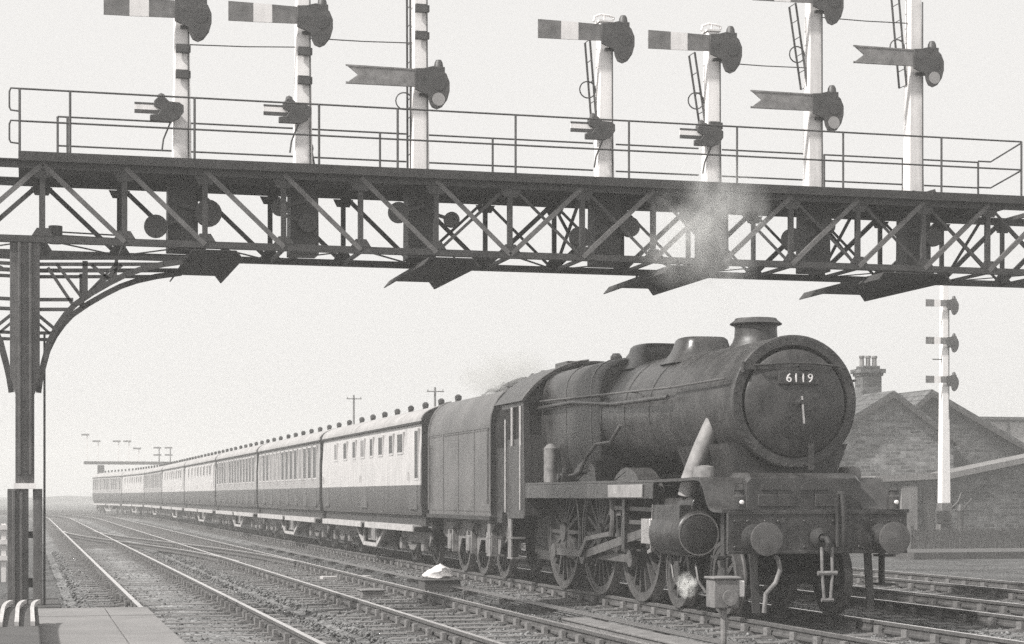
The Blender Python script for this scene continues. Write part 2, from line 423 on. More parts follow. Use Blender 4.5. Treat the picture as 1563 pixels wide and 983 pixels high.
def text_mesh(body, size, ext, name, mt, parent, loc, rot):
    cu = bpy.data.curves.new(name, 'FONT'); cu.body = body; cu.size = size; cu.extrude = ext; cu.align_x = 'CENTER'; cu.align_y = 'CENTER'; cu.space_character = 1.22
    ob = bpy.data.objects.new(name, cu); COL.objects.link(ob)
    dg = bpy.context.evaluated_depsgraph_get(); me = bpy.data.meshes.new_from_object(ob.evaluated_get(dg))
    bpy.data.objects.remove(ob); 
    me.materials.clear(); me.materials.append(mt)
    o = bpy.data.objects.new(name, me); COL.objects.link(o); o.parent = parent; o.location = loc; o.rotation_euler = rot
    return o
tx = text_mesh('6119', .165, .006, 'number', M['digit'], door, (0,.607,BZ+.297), (R(90),0,0))
# chimney
m = MB(); cy = 2.13
m.lathe((0,cy,3.55), (0,0,1), [(.42,.03),(.375,.12),(.325,.19),(.30,.26),(.293,.38),(.30,.415),(.352,.43),(.365,.445),(.345,.462),(.30,.495),(.285,.52),(.24,.525),(.22,.40)], 40)
m.build('chimney', M['smokebox'], LO)
# boiler, taper, bands
m = MB()
m.lathe((0,3.05,BZ), (0,3.4,.03), [(.82,0),(.835,0),(.845,.02),(.93,1),(.9,1)], 56); bo = m.build('boiler', M['loco'], LO)
for k, t in enumerate((.02, .34, .66, .985)):
    r = .845+.085*t+.008
    m = MB(); m.lathe((0,3.05+3.4*t-.03,BZ+.03*t), (0,.06,0), [(r-.02,0),(r,.05),(r,.95),(r-.02,1)], 56); m.build('boiler_band', M['loco'], bo)
# top feed casing and dome
def dome(name, y, w, l, z0, z1):
    loops = []
    for f, z in ((1.5, z0), (1.28, z0+.10), (1.12, z0+.18), (1.03, z0+.25), (.985, z1-.09), (.94, z1-.035), (.84, z1), (.5, z1+.012)):
        lp = []
        for k in range(28):
            a = 2*PI*k/28; ca, sa = math.cos(a), math.sin(a); e = .62
            lp.append((w/2*f*math.copysign(abs(ca)**e, ca), y+l/2*f*math.copysign(abs(sa)**e, sa), z))
        loops.append(lp)
    mm = MB(); mm.loft(loops); return mm.build(name, M['loco'], LO, smooth=50)
dome('top_feed_cover', 4.3, .76, .8, 3.58, 3.975)
dome('steam_dome', 6.35, .80, 1.0, 3.62, 4.03)
m = MB()
for x in (-.14, .14): m.lathe((x, 8.05, 3.75), (0,0,.27), [(.09,0),(.09,.3),(.10,.35),(.10,.8),(.06,1),(0,1)], 14)
m.box(-.27,.27,7.93,8.17,3.72,3.84); m.build('safety_valve', M['loco'], LO)
# firebox (Belpaire)
def fire_loop(y, hw, top, sh):
    z0 = 1.82
    L_ = [(-hw*.86,z0),(-hw*.98,2.3),(-hw,2.7)]+[(-hw+sh-sh*math.cos(R(a)), top-sh+sh*math.sin(R(a))) for a in (0,18,36,54,72,90)]
    return [(x, y, z) for x, z in L_]+[(-x, y, z) for x, z in reversed(L_)]
m = MB(); m.loft([fire_loop(6.42,.93,3.80,.50), fire_loop(6.5,.955,3.83,.46), fire_loop(9.75,.99,3.80,.40)]); fb = m.build('firebox', M['loco'], LO, smooth=50)
for y in (6.8, 8.2, 9.5):
    m = MB(); hw = .955+.035*(y-6.5)/3.2+.007; m.loft([fire_loop(y,hw,3.836,.45), fire_loop(y+.06,hw,3.836,.45)]); m.build('firebox_band', M['loco'], fb, smooth=50)
# boiler handrails
for s in (-1, 1):
    m = MB(); pts = [(s*.93,.9,BZ+.30),(s*.94,3.05,BZ+.30),(s*1.02,6.4,BZ+.36),(s*1.05,9.6,BZ+.42)]
    m.tube(pts, .017, 8)
    for y in (1.2, 3.0, 4.8, 6.4, 8.2): m.cyl((s*.8,y,BZ+.32),(s*(.93+.014*max(0,y-.9)),y,BZ+.30+.013*max(0,y-2)), .016, n=8)
    m.build('handrail', M['motion'], LO)
    m = MB(); m.tube([(s*.99,3.0,BZ+.16),(s*1.0,5.5,BZ+.18),(s*1.06,7.6,BZ+.30),(s*1.07,9.6,BZ+.30)], .035, 10); m.build('ejector_pipe', M['loco'], LO)
# cab
RR = (1.33**2+.70**2)/(2*.70); A0 = math.asin(1.33/RR)
prof = [(RR*math.sin(-A0+2*A0*i/24), 3.27+.70-RR+RR*math.cos(-A0+2*A0*i/24)) for i in range(25)]
m = MB(); m.prism([(x, z) for x, z in prof]+[(1.30,1.25),(-1.30,1.25)], 9.72, 9.76); cf = m.build('cab_front', M['cabside'], LO)
for s in (-1, 1):
    m = MB(); m.prism([(s*1.04,2.72),(s*1.22,2.72),(s*1.22,3.22),(s*1.06,3.34)], 9.708, 9.719); f = m.build('window', M['glass'], cf)
m = MB(); outer = [(x*1.03, 3.25+(z-3.25)*1.03+.015) for x, z in prof]; inner = [(x*1.005, z) for x, z in prof]
m.loft([[ (x,y,z) for x, z in outer]+[(x,y,z) for x, z in reversed(inner)] for y in (9.62, 11.65)]); ro = m.build('cab_roof', M['cabside'], LO)
m = MB(); m.box(-.35,.35,10.3,11.1,3.96,4.05); m.build('roof_vent', M['loco'], ro, bevel=.01)
for s in (-1, 1):
    x0, x1 = sorted((s*1.27, s*1.31)); m = MB()
    m.box(x0,x1,9.76,10.92,1.20,2.62); m.box(x0,x1,9.76,9.98,2.62,3.28); m.box(x0,x1,10.46,10.60,2.62,3.28); m.box(x0,x1,9.98,10.46,3.2,3.28)
    m.box(x0,x1,10.60,11.3,3.19,3.28)
    cs = m.build('cab_side', M['cabside'], LO)
    d_ = MB(); d_.box(*sorted((s*1.18,s*1.20)),10.95,12.1,1.25,2.5); d_.build('gap_shade_door', M['under'], LO)  # gangway door, black to paint in the shade between cab and tender
    m = MB(); xx = s*1.325
    for y in (9.93, 10.52): m.cyl((xx,y,2.5),(xx,y,3.2), .028, n=8)
    each(m, 'window_beading', M['brightsteel'], cs)
    m = MB(); m.cyl((s*1.34,10.95,1.3),(s*1.34,10.95,3.0), .02, n=8); m.cyl((s*1.34,9.9,1.35),(s*1.34,9.9,2.5), .018, n=8); each(m, 'grab_rail', M['brightsteel'], cs)
m = MB(); m.tube([(x*1.035,9.66,3.25+(z-3.25)*1.05+.02) for x, z in prof[:12]],.018,6); m.build('lit_roof_edge', M['motion'], ro)  # paler strip drawn in for the lit front edge of the roof
m = MB(); m.box(-1.26,1.26,11.5,11.9,1.1,1.3); m.build('cab_floor', M['under'], LO)
# running plates
for s in (-1, 1):
    m = MB(); x0, x1 = sorted((s*.80, s*1.30))
    m.box(x0,x1,2.75,9.72,1.79,1.83); xa, xb = sorted((s*1.275, s*1.305)); m.box(xa,xb,2.75,9.7,1.56,1.789)
    rp = m.build('running_plate', M['loco'], LO, bevel=.006)
    pts = [(2.75,1.83),(1.6,1.84),(1.05,1.85),(.88,1.83),(.78,1.77),(.70,1.66),(.62,1.54),(.52,1.46),(.36,1.43),(.05,1.425)]
    xc, xd = sorted((s*.80, s*1.30))
    m = MB(); m.loft([[(xc,y,z),(xd,y,z),(xd,y,z-.04),(xc,y,z-.04)] for y, z in pts]); dp = m.build('curved_running_plate', M['smokebox'], LO)
    m = MB(); m.loft([[(s*(1.05+.15*f*math.cos(2*PI*k/16)),1.35+.2*f*math.sin(2*PI*k/16),z) for k in range(16)] for f,z in ((1,1.84),(1,1.93),(.85,1.99),(.3,2.01))]); m.build('sandbox_filler', M['axlebox'], dp)
    m = MB(); xa, xb = sorted((s*1.31, s*1.335)); m.box(xa,xb,3.15,4.75,1.575,1.765); m.build('lit_valance_panel', M['pipe'], rp, bevel=.006)  # paler panel puts the light falling on the valance into colour
    # splashers
    for k, yd in enumerate((4.7, 6.8, 8.9)):
        m = MB(); A = [(yd+1.05*math.cos(R(a)), .98+1.05*math.sin(R(a))) for a in range(52, 129, 6)]
        m.prism([(p[0], p[1]) for p in A]+[(A[-1][0],1.832),(A[0][0],1.832)], *sorted((s*.72, s*1.06)), plane='YZ'); sp = m.build('splasher', M['loco'], LO)
        if k == 1:
            m = MB(); B = [(yd+1.19*math.cos(R(a)), .98+1.19*math.sin(R(a))) for a in range(58, 123, 5)]; C2 = [(yd+1.07*math.cos(R(a)), .98+1.07*math.sin(R(a))) for a in range(122, 57, -5)]
            m.prism(B+C2, *sorted((s*1.04, s*1.075)), plane='YZ'); m.build('name_plate', M['motion'], sp)
    # steam pipe, sandboxes, reservoirs
    m = MB(); m.tube([(s*.70,1.76,BZ-.12),(s*.78,1.82,BZ-.32),(s*.87,1.89,BZ-.57),(s*.95,1.96,BZ-.82),(s*1.0,2.02,BZ-1.02),(s*1.03,2.06,BZ-1.25)], [.12,.125,.13,.13,.135,.14], 16); m.build('steam_pipe', M['pipe'], LO)
    m = MB(); m.cyl((s*1.10,8.75,1.835),(s*1.10,8.75,2.42), .12, n=16); m.lathe((s*1.10,8.75,2.42),(0,0,.08),[(.12,0),(.07,.7),(.03,1),(0,1)],16); m.build('reservoir', M['axlebox'], LO)
    m = MB(); m.tube([(s*1.08,7.9,1.92),(s*1.10,7.3,1.95),(s*1.12,6.9,2.0),(s*1.12,6.5,2.25),(s*1.10,6.1,2.42),(s*1.02,5.6,2.44),(s*.95,5.3,2.7)], .03, 8); m.build('oil_pipe', M['motion'], LO)
    m = MB(); m.box(*sorted((s*.98,s*1.2)),7.7,8.0,1.835,1.97); m.cyl((s*1.1,7.85,1.97),(s*1.1,7.85,2.06), .06, n=12); m.cyl((s*1.205,7.85,1.9),(s*1.24,7.85,1.9), .055, n=14); m.build('lubricator', M['motion'], LO, bevel=.01)
# front platform, saddle, inside cylinder casing
m = MB(); m.prism([(-.62,1.40),(.62,1.40),(.72,1.95),(.86,2.3),(-.86,2.3),(-.72,1.95)], 1.0, 3.0); m.build('smokebox_saddle', M['smokebox'], LO)
m = MB(); m.loft([[(-.80,y,1.42),(.80,y,1.42),(.80,y,z-.06),(.74,y,z),(-.74,y,z),(-.80,y,z-.06)] for y, z in ((.44,1.46),(.46,1.83),(.56,1.90),(1.1,1.91))]); ca = m.build('cylinder_casing', M['loco'], LO, bevel=.01)
for x in (-.42, .14):
    m = MB(); A = [(x+.20*math.cos(R(a)), 1.68+.12*math.sin(R(a))) for a in range(0, 181, 15)]
    m.prism(A, .425, .46); o = m.build('inspection_cover', M['plate'], ca)
for x in (-.4, .4):
    m = MB(); m.box(x-.26,x+.26,.415,.445,1.46,1.62); m.build('casing_panel', M['smokebox'], ca, bevel=.008)
m = MB(); m.box(-.78,.78,.02,1.1,1.38,1.424); m.build('front_platform', M['loco'], LO)
m = MB(); m.box(-1.24,1.24,0,.06,.86,1.40); m.box(-1.24,1.24,-.012,0,1.36,1.41); m.box(-1.24,1.24,-.012,0,.86,.90)
bb = m.build('buffer_beam', M['loco'], LO, bevel=.008)
m = MB()
for x in (-1.15,-.98,-.74,-.56,-.2,.2,.56,.74,.98,1.15):
    for z in (.95, 1.28): m.lathe((x,0,z),(0,-.02,0),[(.018,0),(.018,.7),(.01,1),(0,1)],6)
tag(m.build('bolts', M['loco'], bb), kind='stuff')
for s in (-1, 1):
    m = MB(); m.lathe((s*.875,0,1.06),(0,-.52,0),[(.19,0),(.19,.05),(.135,.10),(.115,.42),(.12,.44),(.085,.45),(.085,.72)],24); bf = m.build('buffer', M['under'], LO)
    m = MB(); m.lathe((s*.875,-.36,1.06),(0,-.06,0),[(0,0),(.205,0),(.212,.35),(.21,.8),(.1,1.0),(0,1.02)],32); m.build('buffer_head', M['bufferface'], bf)
    m = MB(); m.lathe((s*1.07,.05,1.43),(0,0,.27),[(.0,0),(.085,0),(.085,.6),(.06,.7),(.06,.85),(.075,.9),(.02,1),(0,1)],14); m.tube([(s*1.07-.07,.05,1.62),(s*1.07-.06,.05,1.76),(s*1.07+.06,.05,1.76),(s*1.07+.07,.05,1.62)],.008,6); la = m.build('headlamp', M['loco'], LO)
    m = MB(); m.lathe((s*1.07,-.03,1.52),(0,-.03,0),[(0,0),(.028,0),(.028,.8),(.015,1),(0,1)],14); m.build('lens', M['digit'], la)
    # guard irons and steps
    m = MB(); m.bar((s*.80,.25,.85),(s*.80,.15,.10), .03, .10, up=(1,0,0)); m.build('guard_iron', M['under'], LO)
    m = MB(); m.box(*sorted((s*1.05,s*1.25)),.35,.60,.42,.45); m.box(*sorted((s*1.05,s*1.25)),.35,.60,.80,.83); m.box(*sorted((s*1.10,s*1.13)),.42,.55,.42,1.4); m.build('front_step', M['under'], LO)
# drawhook, coupling, pipes
m = MB(); m.lathe((0,0,1.06),(0,-.12,0),[(.13,0),(.13,.5),(.06,.8),(.06,1)],12); m.tube([(0,-.1,1.06),(0,-.24,1.06),(0,-.30,1.0),(0,-.28,.92),(0,-.2,.9)],.035,8); m.build('drawhook', M['under'], LO)
m = MB()
for x in (-.07,.07): m.tube([(x,-.25,.95),(x,-.27,.6),(x*.6,-.27,.28)],.022,8)
m.cyl((-.13,-.27,.62),(.13,-.27,.62),.03,n=10); m.cyl((-.08,-.27,.28),(.08,-.27,.28),.025,n=8); m.build('screw_coupling', M['axlebox'], LO)
m = MB(); m.tube([(.25,-.04,.95),(.25,-.05,1.55),(.25,-.10,1.64),(.25,-.18,1.62),(.26,-.2,1.4),(.28,-.18,1.1),(.3,-.12,.95)],.035,10); m.build('vacuum_hose', M['under'], LO)
m = MB(); m.tube([(-.60,-.02,.82),(-.60,-.10,.80),(-.60,-.16,.66),(-.66,-.16,.50),(-.78,-.13,.36),(-.80,-.12,.12)],.03,10); m.build('steam_heat_hose', M['axlebox'], LO)
m = MB(); m.box(-.03,.03,.2,.26,1.94,2.28); m.build('lamp_iron', M['loco'], LO)
# main frames
m = MB()
for s in (-1,1): m.prism([(.06,1.4),(.06,.9),(1.0,.78),(3.4,.75),(3.8,.55),(11.6,.55),(11.6,1.4)], *sorted((s*.56,s*.60)), plane='YZ')
m.box(-.56,.56,4.2,4.5,.6,1.4); m.box(-.56,.56,7.6,7.9,.6,1.4); m.box(-.55,.55,.9,3.0,.9,1.4); m.build('main_frame', M['under'], LO)
m = MB(); m.box(-.75,.75,9.1,10.9,.45,1.25); m.build('ashpan', M['under'], LO)
# wheels
def wheel_mb(r, spokes, w=.13, crank=False, tyre=True):
    m = MB(); ri = r-.13
    m.lathe((-w/2,0,0),(w,0,0),[(ri,.1),(r-.055,.05),(r-.055,.95),(ri,.9),(ri,.1)],48)
    m.lathe((-w/2-.02,0,0),(w+.04,0,0),[(0,0),(.17,0),(.17,1),(0,1)],24)
    for k in range(spokes):
        a = 2*PI*k/spokes; c, s_ = math.cos(a), math.sin(a)
        m.loft([[(-wx, c*rr-s_*hw, s_*rr+c*hw),(wx, c*rr-s_*hw, s_*rr+c*hw),(wx, c*rr+s_*hw, s_*rr-c*hw),(-wx, c*rr+s_*hw, s_*rr-c*hw)] for rr, wx, hw in ((.14,.045,.04),(ri+.01,.03,.026))])
    if crank:
        m.lathe((-w/2-.02,0,-.33),(w+.04,0,0),[(0,0),(.11,0),(.11,1),(0,1)],16); m.box(-w/2,w/2,-.13,.13,-.33,0)
        A = [((ri+.01)*math.cos(R(a)), (ri+.01)*math.sin(R(a))) for a in range(55,126,7)]
        m.prism(A, -.055,.055, plane='YZ')
    return m
def tyre_mb(r, w=.14):
    m = MB(); m.lathe((-w/2,0,0),(w,0,0),[(r-.055,0),(r,.02),(r,.72),(r+.03,.8),(r+.03,.97),(r-.055,1),(r-.055,0)],48); return m
def wheel(parent, loc, r, spokes, crank=False, proto={}):
    key = (r, spokes, crank, loc[0] > 0)
    if key not in proto:
        w = wheel_mb(r, spokes, crank=crank).build('driving_wheel' if crank else 'wheel', M['wheel'], parent); w.location = loc
        t = tyre_mb(r).build('tyre', M['brightsteel'] if False else M['motion'], w)
        if loc[0] > 0: w.scale = (-1,1,1); 
        proto[key] = w
    else:
        w = copy_tree(proto[key], parent); w.location = loc
    return w
for s in (-1, 1):
    for y in (4.7, 6.8, 8.9): wheel(LO, (s*.76, y, .98), .98, 18, True)
    for y in (1.25, 3.05): wheel(LO, (s*.76, y, .5), .5, 10)
for y in (4.7, 6.8, 8.9, 1.25, 3.05):
    m = MB(); z = .98 if y > 4 else .5; m.cyl((-.7,y,z),(.7,y,z),.09,n=12); m.build('axle', M['under'], LO)
m = MB()
for s in (-1,1): m.box(*sorted((s*.58,s*.62)),.75,3.55,.42,.78)
m.box(-.6,.6,1.9,2.4,.5,.8); m.build('bogie_frame', M['under'], LO)
for s in (-1, 1):
    X = s*1.03
    # cylinder
    m = MB(); m.lathe((X,1.62,1.08),(0,1.25,0),[(0,-.03),(.10,-.028),(.20,-.015),(.27,.0),(.30,.012),(.315,.03),(.315,.95),(.29,.97),(.12,.98),(.06,1.06),(0,1.06)],36); cyl_o = m.build('cylinder', M['loco'], LO)
    m = MB(); m.lathe((X,1.60,1.08),(0,.02,0),[(.272,.6),(.288,.6),(.288,1),(.272,1),(.272,.6)],36); m.build('cylinder_cover_rim', M['axlebox'], cyl_o)
    m = MB(); m.lathe((X-s*.06,1.70,1.46),(0,1.15,0),[(0,0),(.13,0),(.16,.06),(.16,.94),(.12,1),(0,1)],24); m.box(*sorted((X-s*.25,X+s*.25)),1.72,2.8,1.1,1.48); m.build('valve_chest', M['loco'], LO, bevel=.01)
    # slide bars, crosshead, rods
    m = MB(); 
    for z in (1.21,.97): m.box(*sorted((X-.06,X+.06)),2.95,4.45,z-.03,z+.03)
    each(m, 'slide_bar', M['motion'], LO)
    m = MB(); m.cyl((X,2.9,1.09),(X,3.5,1.09),.04,n=10); m.box(*sorted((X-.08,X+.08)),3.45,3.85,.9,1.27); m.build('crosshead', M['brightsteel'], LO, bevel=.01)
    m = MB(); m.bar((X+s*.05,3.65,1.08),(X+s*.05,6.8,.65),.05,.13); m.lathe((X+s*.01,6.8,.65),(s*.09,0,0),[(0,0),(.15,0),(.15,1),(0,1)],18); m.build('connecting_rod', M['motion'], LO)
    m = MB(); m.bar((X-s*.06,4.7,.65),(X-s*.06,8.9,.65),.045,.12)
    for y in (4.7,6.8,8.9): m.lathe((X-s*.12,y,.65),(s*.10,0,0),[(0,0),(.13,0),(.13,1),(0,1)],18)
    m.build('coupling_rod', M['motion'], LO)
    m = MB(); m.bar((X+s*.12,6.8,.65),(X+s*.12,6.45,.92),.035,.09); m.bar((X+s*.12,6.45,.92),(X+s*.10,5.25,1.02),.03,.07); m.build('return_crank', M['motion'], LO)
    m = MB(); m.tube([(X+s*.08,5.25,.98),(X+s*.08,5.18,1.25),(X+s*.08,5.25,1.62)],.05,8); m.bar((X+s*.07,5.2,1.42),(X+s*.02,3.4,1.40),.03,.06); m.box(*sorted((X-.05,X+.13)),4.9,5.5,1.3,1.36); m.build('valve_gear', M['motion'], LO)
    m = MB(); m.bar((X+s*.02,3.4,1.48),(X+s*.02,3.5,.80),.03,.07,up=(1,0,0)); m.bar((X+s*.02,3.5,.82),(X,3.75,.78),.03,.05); m.build('combination_lever', M['brightsteel'], LO)
    m = MB(); m.box(*sorted((X-.12,X+.15)),4.5,4.62,.8,1.7); m.build('motion_bracket', M['loco'], LO)
    # drain pipes, sand pipes, brake gear
    m = MB()
    for y in (1.75, 2.75): m.tube([(X,y,.68),(X,y-.1,.45),(X+s*.03,y-.5,.3)],.018,6)
    each(m, 'drain_pipe', M['motion'], LO)
    for y in (3.62, 5.72, 7.82):
        m = MB(); m.bar((s*.76,y,1.25),(s*.76,y+.08,.6),.08,.05,up=(1,0,0)); m.box(*sorted((s*.70,s*.83)),y+.02,y+.14,.75,1.1); m.build('brake_hanger', M['under'], LO)
    m = MB(); m.box(*sorted((s*1.05,s*1.3)),10.6,11.0,.45,.48); m.box(*sorted((s*1.05,s*1.3)),10.6,11.0,.82,.85); m.box(*sorted((s*1.27,s*1.295)),10.7,10.95,.45,1.2); m.build('cab_step', M['axlebox'], LO)

# ------------------------------------------------------------------ tender
TN = thing('tender', 'high sided grey tender coupled behind the locomotive cab', 'tender', (TC, Y0+12.15, 0))
TL = 5.6
def tprof(o=0.):
    half = [(-1.31+o,1.22),(-1.31+o,2.95)]+[(-1.31+o+.52*(1-math.cos(R(a))), 2.95+.70*math.sin(R(a))) for a in (15,30,45,60,75,88)]
    return half
hp = tprof()
poly = hp+[(-x, z) for x, z in reversed(hp)]
m = MB(); m.prism(poly, .04, TL); bd = m.build('body', M['tender'], TN, smooth=40)
m = MB()
for s in (-1,1):
    m.tube([(s*1.318,.03,1.3),(s*1.318,.03,2.95)]+[(s*(1.318-.52*(1-math.cos(R(a)))), .03, 2.95+.705*math.sin(R(a))) for a in (15,30,45,60,75,88)], .022, 6)
    m.tube([(s*1.315,TL,1.3),(s*1.315,TL,2.95)]+[(s*(1.315-.52*(1-math.cos(R(a)))), TL, 2.95+.702*math.sin(R(a))) for a in (15,30,45,60,75,88)], .03, 6)
each(m, 'beading', M['tender'], bd)
m = MB(); 
for s in (-1,1): m.tube([(s*1.35,.12,1.45),(s*1.35,.12,2.9)],.018,8); m.tube([(s*1.35,TL-.2,1.45),(s*1.35,TL-.2,2.7)],.018,8)
each(m, 'grab_rail', M['motion'], TN)
for s in (-1,1):
    for y in (1.4, 2.8, 4.2):
        m = MB(); m.box(*sorted((s*1.305,s*1.318)),y-.035,y+.035,1.24,2.94); m.build('seam_strip', M['tender'], bd)
    m = MB(); m.box(*sorted((s*1.305,s*1.322)),.06,TL-.05,2.90,2.96); m.build('seam_strip', M['tender'], bd)
    m = MB()
    for k in range(44):
        for z in (1.30, 2.86): m.lathe((s*1.309,.15+.12*k,z),(s*.014,0,0),[(.016,0),(.016,.6),(.006,1),(0,1)],6)
    tag(m.build('rivets', M['tender'], bd), kind='stuff')
# coal heap: rough lumps
lo_ = []
for i in range(13):
    y = .15+3.2*i/12; lp = []
    for k in range(12):
        x = -.72+1.44*k/11; h = 3.68+.26*math.sin(PI*k/11)*(1.3-.6*i/12)+random.uniform(-.07,.1); lp.append((x,y+random.uniform(-.06,.06),h))
    lo_.append(lp)
m = MB(); m.loft(lo_, closed=False); m.build('coal', M['coal'], TN, smooth=0)
m = MB(); m.box(-.6,.6,3.45,3.5,3.5,3.66); m.lathe((0,4.4,3.55),(0,0,.2),[(.25,0),(.25,.8),(.1,1),(0,1)],16); m.build('water_filler', M['loco'], TN)
m = MB(); m.tube([(-.55,.3,3.72),(-.5,1.6,3.84),(-.45,3.0,3.76)],.02,6); m.tube([(-.62,.2,3.7),(-.66,1.2,3.76),(-.5,2.4,3.84),(-.42,2.5,3.92)],.018,6); each(m, 'fire_iron', M['under'], TN)
m = MB(); m.box(-1.36,1.36,-.05,TL+.08,1.13,1.22); m.build('footplate', M['under'], TN, bevel=.01)
for s in (-1,1):
    outl = [(-.02,1.13),(-.02,.75),(.45,.62),(.62,.42),(1.22,.42),(1.45,.72),(2.1,.72),(2.32,.42),(2.92,.42),(3.15,.72),(3.8,.72),(4.02,.42),(4.62,.42),(4.8,.62),(TL,.8),(TL,1.13)]
    m = MB(); m.prism(outl, *sorted((s*.97,s*1.0)), plane='YZ'); fr = m.build('frame_plate', M['axlebox'], TN)
    for y in (.92, 2.62, 4.32):
        m = MB(); m.box(*sorted((s*1.0,s*1.16)),y-.15,y+.15,.48,.80); m.box(*sorted((s*1.0,s*1.13)),y-.21,y-.15,.42,.9); m.box(*sorted((s*1.0,s*1.13)),y+.15,y+.21,.42,.9); m.build('axlebox', M['axlebox'], fr, bevel=.015)
        m = MB()
        for k in range(5): m.box(*sorted((s*1.02,s*1.12)),y-.48+.07*k,y+.48-.07*k,1.02-.035*k,1.05-.035*k)
        m.bar((s*1.07,y-.48,1.04),(s*1.07,y-.48,.84),.03,.03); m.bar((s*1.07,y+.48,1.04),(s*1.07,y+.48,.84),.03,.03); m.build('leaf_spring', M['axlebox'], fr)
        wheel(TN, (s*.76,y,.62), .62, 12)
    m = MB(); m.box(*sorted((s*1.03,s*1.3)),.1,.42,.45,.48); m.box(*sorted((s*1.03,s*1.3)),.1,.42,.80,.83); m.box(*sorted((s*1.27,s*1.29)),.15,.38,.45,1.14); m.build('step', M['axlebox'], TN)
    m = MB(); m.lathe((s*.875,TL+.05,1.06),(0,.5,0),[(.17,0),(.12,.1),(.1,.7),(.1,.88),(.2,.9),(.2,1),(0,1.02)],20); m.build('buffer', M['under'], TN)
m = MB(); m.box(-.95,.95,.1,TL,.7,1.13); m.build('frame_stretcher', M['under'], TN)
m = MB(); m.box(-1.25,1.25,TL-.02,TL+.06,.85,1.2); m.build('rear_beam', M['under'], TN)

